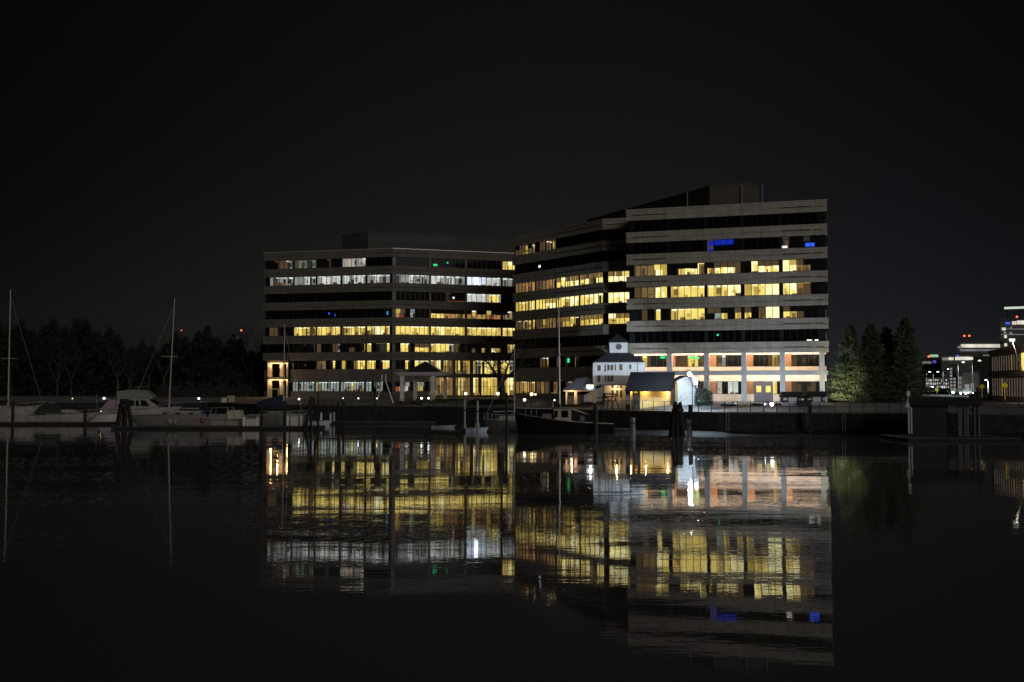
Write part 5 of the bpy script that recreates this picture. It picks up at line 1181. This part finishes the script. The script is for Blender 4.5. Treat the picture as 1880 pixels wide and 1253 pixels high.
# ------------------------------------------------------------------ boat house on the right dock
Yh = 136; h0, h1 = ax(1664, Yh), ax(1798, Yh); zr = az(731, Yh); ze = az(745, Yh); zf = .46
BH = thing('boat_house', 'dark flat roofed boat house on the dock with a white gabled end and open porch', 'boat house', ((h0 + h1) / 2, Yh, zf), world=True)
hm = ax(1737, Yh)
b = skewbox(h0 + .3, hm, Yh, Yh + 5, zf, ze); b.build('wall', mat('navy_boards', (.014, .015, .022), .8, noise=.3), BH)
b = skewbox(h0 + .2, h1, Yh - .6, Yh + 5.4, ze, zr); b.build('roof', mat('dark_roof_felt', (.012, .012, .013), .9), BH)
b = MB(); gx = h0; xg0, xg1 = ax(1663, Yh - .7), ax(1671, Yh - .7)
b.loft([[(xg0, Yh - .7, az(748, Yh)), (xg1, Yh - .7, az(748, Yh)), ((xg0 + xg1) / 2, Yh - .7, az(733, Yh))], [(xg0, Yh - .5, az(748, Yh)), (xg1, Yh - .5, az(748, Yh)), ((xg0 + xg1) / 2, Yh - .5, az(733, Yh))]]); b.build('gable', mat('blue_white_trim', (.55, .58, .68), .6), BH)
for a, c in ((1664, 1666), (1669, 1671)): b = MB(); b.box((ax(a, Yh), Yh - .6, zf + .4), (ax(c, Yh), Yh - .5, az(748, Yh))); b.build('trim_board', mat('blue_white_trim', (.55, .58, .68), .6), BH)
M_pst = mat('grey_post', (.10, .10, .10), .8, noise=.4)
for px, w_ in ((1762, .28), (1771, .12), (1776, .18), (1789, .12), (1797, .15)): b = MB(); x_ = ax(px, Yh); b.box((x_ - w_, Yh, zf), (x_ + w_, Yh + .3, ze)); b.build('post', M_pst, BH)
b = MB(); b.box((hm, Yh - .02, ze - .75), (ax(1763, Yh), Yh + .2, ze - .45)); b.box((ax(1772, Yh), Yh + .3, ze - 1), (ax(1788, Yh), Yh + .35, ze - .3)); b.build('header', M_pst, BH)
p = at(1669, 723, 135)
SN = thing('small_sign', 'small blank white sign above the gable of the boat house', 'sign', (p.x, 135.3, ze), world=True)
b = MB(); b.box((p.x - .22, 135.2, p.z - .35), (p.x + .22, 135.26, p.z + .35)); b.build('plate', mat('sign_white', (.6, .6, .55), .6), SN); b = MB(); b.tube((p.x, 135.3, ze), (p.x, 135.3, p.z), .04); b.build('post', M_gal, SN)

# ------------------------------------------------------------------ street on the right
b = MB(); b.face([(ax(1690, 700), 700, 4.41), (ax(1745, 700), 700, 4.41), (ax(1960, 175), 175, 4.41), (ax(1800, 163), 163, 4.41)]); tag(b.build('road', M_asph), kind='structure')
b = MB(); b.hexa([(ax(1745, 700), 700, 4.3), (ax(1749, 700), 700, 4.3), (ax(1990, 178), 178, 4.3), (ax(1962, 176), 176, 4.3), (ax(1745, 700), 700, 4.54), (ax(1749, 700), 700, 4.54), (ax(1990, 178), 178, 4.54), (ax(1962, 176), 176, 4.54)]); tag(b.build('pavement', mat('pavement_concrete', (.25, .25, .24), .85)), kind='structure')
def street_lamp(label, px, ytop, Y, arm, power):
    x = ax(px, Y); H = az(ytop, Y) - 4.4
    T = thing('street_lamp', label, 'street lamp', (x, Y, 4.4), 0, 'street lamps along the right hand road')
    b = MB(); b.tube((0, 0, 0), (0, 0, H), .13, .08, 8); b.build('pole', M_gal, T); b = MB(); b.path([(0, 0, H), (arm * .5, 0, H + .35), (arm, 0, H + .4)], .05); b.build('arm', M_blk, T)
    b = MB(); b.box((arm - .35 * (1 if arm > 0 else 1), -.2, H + .3), (arm + .5, .2, H + .48)); b.build('head', M_blk, T)
    s = max(.2, .001 * Y); b = MB(); b.lathe((arm + .1, 0, H + .12), [(s * 1.2, 0), (s * 1.4, .1), (s, .2)], 8); b.build('lens', emit('street_lamp_lens', (.72, 1, .86), 5), T); spot((arm + .1, -.1, H - .1), (arm + .1, .5, 0), (.8, 1, .9), power, 145, .25, T)
for a in (('street lamp second from the right, arm over the road', 1760, 667, 262, 1.3, 4500), ('nearest street lamp beside the brick building', 1786, 664, 250, 1.8, 6000), ('middle street lamp of the row above the parked cars', 1732, 679, 380, 2.1, 7000),
          ('street lamp second from the far end of the road', 1714, 684, 430, 2.0, 7000), ('farthest street lamp next to the conifers', 1702, 684, 470, 1.4, 7000), ('short street lamp left of the brick building', 1815, 700, 230, -.6, 3500)):
    street_lamp(*a)
def warn(label, px, y, y1, Y, s, m=M_yel, cat='road sign'):
    p = at(px, y, Y); zb = az(y1, Y); T = thing('warning_sign', label, cat, (p.x, Y, zb), 0, 'yellow diamond road signs'); zc = p.z - zb
    b = MB(); b.loft([[(-s, 0, zc), (0, 0, zc - s), (s, 0, zc), (0, 0, zc + s)], [(-s, .05, zc), (0, .05, zc - s), (s, .05, zc), (0, .05, zc + s)]]); b.build('plate', m, T)
    b = MB(); b.loft([[(-.06, -.02, zc - s * .5), (.06, -.02, zc - s * .5), (.06, -.02, zc + s * .4), (-.06, -.02, zc + s * .4)], [(-.06, -.005, zc - s * .5), (.06, -.005, zc - s * .5), (.06, -.005, zc + s * .4), (-.06, -.005, zc + s * .4)]]); b.build('symbol', M_blk, T)
    b = MB(); b.tube((0, .08, 0), (0, .08, zc), .07); b.build('post', m if px > 1830 else M_gal, T); lamp((.2, -2.2, zc + .8), (1, 1, .9), 60, .2, T) if False else None
warn('yellow diamond sign on a yellow post before the brick building', 1845, 708, 735, 170, .5)
warn('yellow diamond sign left of the brick building corner', 1803, 710, 731, 176, .5)
warn('yellow sign low among the parked cars', 1720, 716, 724, 260, .55)
warn('tiny distant yellow sign by the conifers', 1706, 713, 722, 300, .5)
# cars
def car_proto():
    T = thing('parked_car', 'x', 'car', (0, 0, 0), 0, 'cars parked along the right hand road')
    prof = [(-2.2, .35), (-2.25, .8), (-1.9, .95), (-1.3, 1.0), (-.8, 1.45), (.7, 1.48), (1.3, 1.0), (2.1, .85), (2.25, .6), (2.2, .3)]
    b = MB(); b.loft([[(x, -.88, z) for x, z in prof], [(x, .88, z) for x, z in prof]]); b.build('body', mat('car_paint_silver', (.35, .36, .38), .3, .4), T)
    b = MB(); b.box((-.75, -.9, 1.03), (1.0, .9, 1.38)); b.build('window', M_tint, T)
    for x in (-1.4, 1.4):
        for y in (-.85, .85): b = MB(); b.tube((x, y - .1, .33), (x, y + .1, .33), .33, .33, 12); b.build('wheel', M_blk, T)
    for y in (-.6, .6): b = MB(); b.box((2.15, y - .16, .58), (2.29, y + .16, .74)); b.build('headlight', emit('headlight', (.95, .97, 1), 35), T)
    return T
cp_ = car_proto(); rn = random.Random(4)
cars = [(1801, 728, 205, 'car nearest the camera, left of the brick building'), (1750, 722, 268, 'car at the front of the row beneath the second street lamp'), (1742, 721, 285, 'second car of the row, partly behind the front one'), (1735, 720, 303, 'third car of the row, below the middle street lamp'), (1729, 719, 325, 'fourth car of the row, just right of the low yellow sign'),
        (1724, 718, 350, 'fifth car, directly behind the low yellow sign'), (1718, 717, 375, 'sixth car of the row, left of the low yellow sign'), (1713, 716, 400, 'seventh car, a small pair of headlights'), (1709, 715, 430, 'eighth car, between the two yellow signs'), (1704, 714, 460, 'farthest car, its lights touching the conifers'), (1764, 719, 250, 'car parked facing out right of the second street lamp pole'), (1776, 719, 262, 'car parked before the pale warehouse')]
for i, (px, y, Y, lab) in enumerate(cars):
    T = cp_ if i == 0 else dup(cp_); T.location = (ax(px, Y), Y, 4.42); T.rotation_euler = (0, 0, rad(-95 + rn.uniform(-8, 8)) if i else rad(15)); T['label'] = lab
# white warehouse, dark shed, brick building
def bldg(name, label, cat, x0, x1, ytop, Y, d, m, parts=()):
    X0, X1 = ax(x0, Y), ax(x1, Y); T = thing(name, label, cat, ((X0 + X1) / 2, Y, 4.4), world=True)
    skewbox(X0, X1, Y, Y + d, 4.4, az(ytop, Y)).build('wall', m, T); skewbox(X0 - .3, X1 + .3, Y - .3, Y + d, az(ytop, Y), az(ytop, Y) + .4).build('roof', M_roof, T)
    for (a, c, y0, y1, mm, nm) in parts: b = MB(); b.box((ax(a, Y), Y - .06, az(y1, Y)), (ax(c, Y), Y + .02, az(y0, Y))); b.build(nm, mm, T)
    return T
M_wh = mat('warehouse_grey', (.22, .22, .21), .8, noise=.15)
bldg('warehouse', 'pale grey warehouse with lit doors behind the street lamps', 'warehouse', 1768, 1796, 684, 275, 20, M_wh, [(1772, 1780, 706, 722, PM['w'], 'door'), (1783, 1788, 704, 718, PM['w'], 'window')])
bldg('dark_building', 'dark blank building between the warehouse and the brick building', 'building', 1788, 1822, 656, 300, 20, mat('dark_render', (.02, .022, .022), .9))
bldg('lit_stairwell_building', 'narrow whitish building with glowing stair windows left of the warehouse', 'building', 1743, 1757, 672, 330, 15, M_wh, [(1745, 1749, y, y + 4, PM['w'], 'window') for y in range(676, 716, 6)] + [(1751, 1755, y, y + 4, PM['w'], 'window') for y in range(694, 716, 6)])
rn = random.Random(12)
bldg('shop_row', 'low row of lit shops at the far end of the road between conifers and warehouse', 'shops', 1699, 1745, 694, 540, 12, M_wh, [(x_, x_ + rn.uniform(1.2, 2.6), y_, y_ + rn.uniform(2, 4.5), rn.choice((PM['W'], PM['w'], PM['W'], PM['t'], PM['L'])), 'window') for y_ in (697, 703, 709) for x_ in range(1701, 1743, 4) if rn.random() < .8])
bldg('pale_tower_house', 'tall pale narrow house lit by street lamps beside the stair window building', 'house', 1757, 1767, 690, 345, 12, mat('pale_render', (.5, .5, .5), .8), [(1759, 1761, y, y + 4, PM['W'], 'window') for y in (693, 701, 709)] + [(1763, 1765, y, y + 4, PM['w'], 'window') for y in (693, 701, 709)])
bx0, bY0, bx1, bY1 = ax(1818, 205), 205, ax(1955, 150), 150
fK = Facade((bx0, bY0), (bx1, bY1)); zK = az(648, 198)
BK = thing('brick_building', 'two storey brick building with tall narrow lit windows at the right edge', 'building', (bx0, bY0, 4.4), world=True)
b = MB(); ring(b, [(bx0, bY0), (bx1, bY1), (bx1 + 40, bY1 + 10), (bx0 + 40, bY0 + 14)], [(0, 4.4), (0, zK), (.25, zK), (.25, zK + .6), (-.2, zK + .6)]); b.face([(bx0, bY0, zK + .5), (bx1, bY1, zK + .5), (bx1 + 40, bY1 + 10, zK + .5), (bx0 + 40, bY0 + 14, zK + .5)]); b.build('wall', M_brick, BK)
b = MB(); b.wbox(fo(fK), fK.u, fK.w, (0, 0, 8.9), (fK.L, .2, 9.7)); b.build('belt_course', M_brick, BK)
mw = emit('blind_lit_window', (.16, .13, .10), .5, .3, 2); n = 24
for i in range(n):
    s = 3 + i * (fK.L - 4) / n
    for z0_, z1_ in ((5.2, 8.6), (10.1, 12.9)):
        b = MB(); b.wbox(fo(fK), fK.u, fK.w, (s, -.02, z0_), (s + .75, .06, z1_)); o = b.build('window', mw if (i + int(z0_)) % 9 else PM['b'], BK)
s = fK.sp(1877, 660); b = MB(); b.wbox(fo(fK), fK.u, fK.w, (s - .5, -.02, 9.9), (s + 2.6, .09, 13)); b.build('bright_window', PM['Y'], BK)
# leaning pole with lamp
LP = thing('leaning_pole_lamp', 'slanting pale pole with a bright lamp at its top in front of the brick building', 'lamp', tuple(at(1890, 740, 160)), world=True)
b = MB(); b.path([at(1859, 627, 160), at(1868, 655, 160), at(1880, 690, 160), at(1892, 740, 160)], .05, 8, mat('dull_pole', (.2, .19, .17), .6)); b.build('pole', M_spar, LP); b = MB(); p = at(1859, 624, 160); b.box((p.x - .45, 159.8, p.z - .12), (p.x + .3, 160.2, p.z + .15)); b.build('lamp_head', emit('pole_lamp_face', (.9, .92, .85), 1.6), LP); spot((p.x - .2, 159.9, p.z - .4), (p.x + 10, 166, p.z - 7), (1, .85, .7), 2600, 125, .2, LP)
# distant towers
def tower(label, x0, x1, ytop, Y, strips, beacons=(), name='distant_tower'):
    X0, X1 = ax(x0, Y), ax(x1, Y); T = thing(name, label, 'tower block', ((X0 + X1) / 2, Y, 4.4), world=True)
    skewbox(X0, X1, Y, Y + 30, 4.4, az(ytop, Y)).build('wall', mat('tower_concrete', (.10, .10, .10), .9), T); skewbox(X0 - 1, X1 + 1, Y - 1, Y + 31, az(ytop, Y), az(ytop, Y) + 1.5).build('roof', M_roof, T)
    for a, c, y, h, mm in strips: b = MB(); b.box((ax(a, Y), Y - .8, az(y + h, Y)), (ax(c, Y), Y + .1, az(y, Y))); b.build('lit_floor', mm, T)
    for a, y in beacons:
        p = at(a, y, Y); b = MB(); b.ball(p, .0016 * Y / 1.6, 10); b.build('beacon', M_redl, T); b = MB(); b.tube((p.x, Y, az(ytop, Y)), p, .25); b.build('beacon_mast', M_blk, T)
sw_ = emit('tower_lit_white', (.85, .80, .66), .95, .35, .12); sg_ = emit('tower_lit_grey', (.30, .30, .30), .6, .4, .12)
tower('wide distant block with a long bright white top floor', 1762, 1838, 628, 620, [(1766, 1837, 632.5, 6, sw_), (1760, 1768, 636, 4, sg_), (1764, 1834, 642, 3, sg_), (1824, 1831, 643.5, 3, sw_), (1772, 1796, 649, 5, sw_), (1790, 1838, 652, 3, sg_)], [(1770.5, 617), (1779.5, 617)])
tower('lower distant block with a ragged lit floor in front of the wide one', 1730, 1798, 652, 560, [(1743, 1751, 656.5, 5, sw_), (1755, 1780, 655.5, 6, sw_), (1781, 1797, 656, 5, sw_), (1731, 1742, 657, 5, sg_), (1757, 1761, 649, 5, emit('blue_window', (.08, .15, .9), .8))])
tower('tallest distant tower at the right edge under a pale line of light', 1838, 1905, 588, 650, [(1861, 1868, 590.5, 6, sw_), (1870, 1904, 589, 7, sw_), (1842, 1848, 602, 5, sw_), (1845, 1849, 609, 5, sg_), (1846, 1850, 616, 5, sw_), (1846, 1850, 631, 5, sw_), (1857, 1860, 600, 4, sg_), (1856, 1860, 610, 4, sg_), (1856, 1864, 623, 5, sw_), (1840, 1900, 604, 1.2, sg_), (1840, 1900, 614, 1.2, sg_), (1849, 1856, 592, 4, emit('blue_window', (.08, .15, .9), .8))], [(1867, 582)])
RL = MB(); p0, p1 = at(1845, 566, 651), at(1905, 564, 651); RL.hexa([(p0.x, 651, p0.z - .7), (p1.x, 651, p1.z - .7), (p1.x, 652, p1.z - .7), (p0.x, 652, p0.z - .7), (p0.x, 651, p0.z + .7), (p1.x, 651, p1.z + .7), (p1.x, 652, p1.z + .7), (p0.x, 652, p0.z + .7)])
tw3 = [o for o in bpy.data.objects if o.get('label', '').startswith('tallest distant tower')][0]
o = RL.build('crown_light', emit('crown_light', (.70, .85, .68), .8), None, origin=tw3['_o']); o.parent = tw3
MM = MB(); 
for px in (1850, 1872, 1895): MM.tube(at(px, 590, 655), at(px, 566, 655), .5)
o = MM.build('crown_mast', M_pier, None, origin=tw3['_o']); o.parent = tw3
tower('small distant block beyond the conifers with a green roof sign', 1694, 1728, 662, 600, [(1709, 1723, 651.5, 4.5, emit('green_sign', (.45, .75, .5), .7)), (1695, 1702, 664, 4, sg_), (1704, 1710, 664, 4, sg_), (1714, 1719, 662, 5, emit('violet_sign', (.15, .1, .6), .6))], [(1705, 655)])
tower('thin distant tower with a small red light behind the left wood', 430, 442, 614, 560, [(432, 440, 620, 3, emit('dim_tower', (.05, .055, .06), .5))], [(443, 607)])
p = at(333, 607, 500); T = thing('radio_mast', 'thin radio mast with a small red beacon right of the leaning centre mast', 'mast', (p.x, 500, 4.4), world=True)
b = MB(); b.tube((p.x, 500, 4.4), p, .4, .2); b.build('lattice', M_blk, T); b = MB(); b.ball(p, .5); b.build('beacon', emit('dim_red_beacon', (1, .15, .04), .7), T)

# fine
for o in bpy.data.objects:
    if '_o' in o.keys(): del o['_o']
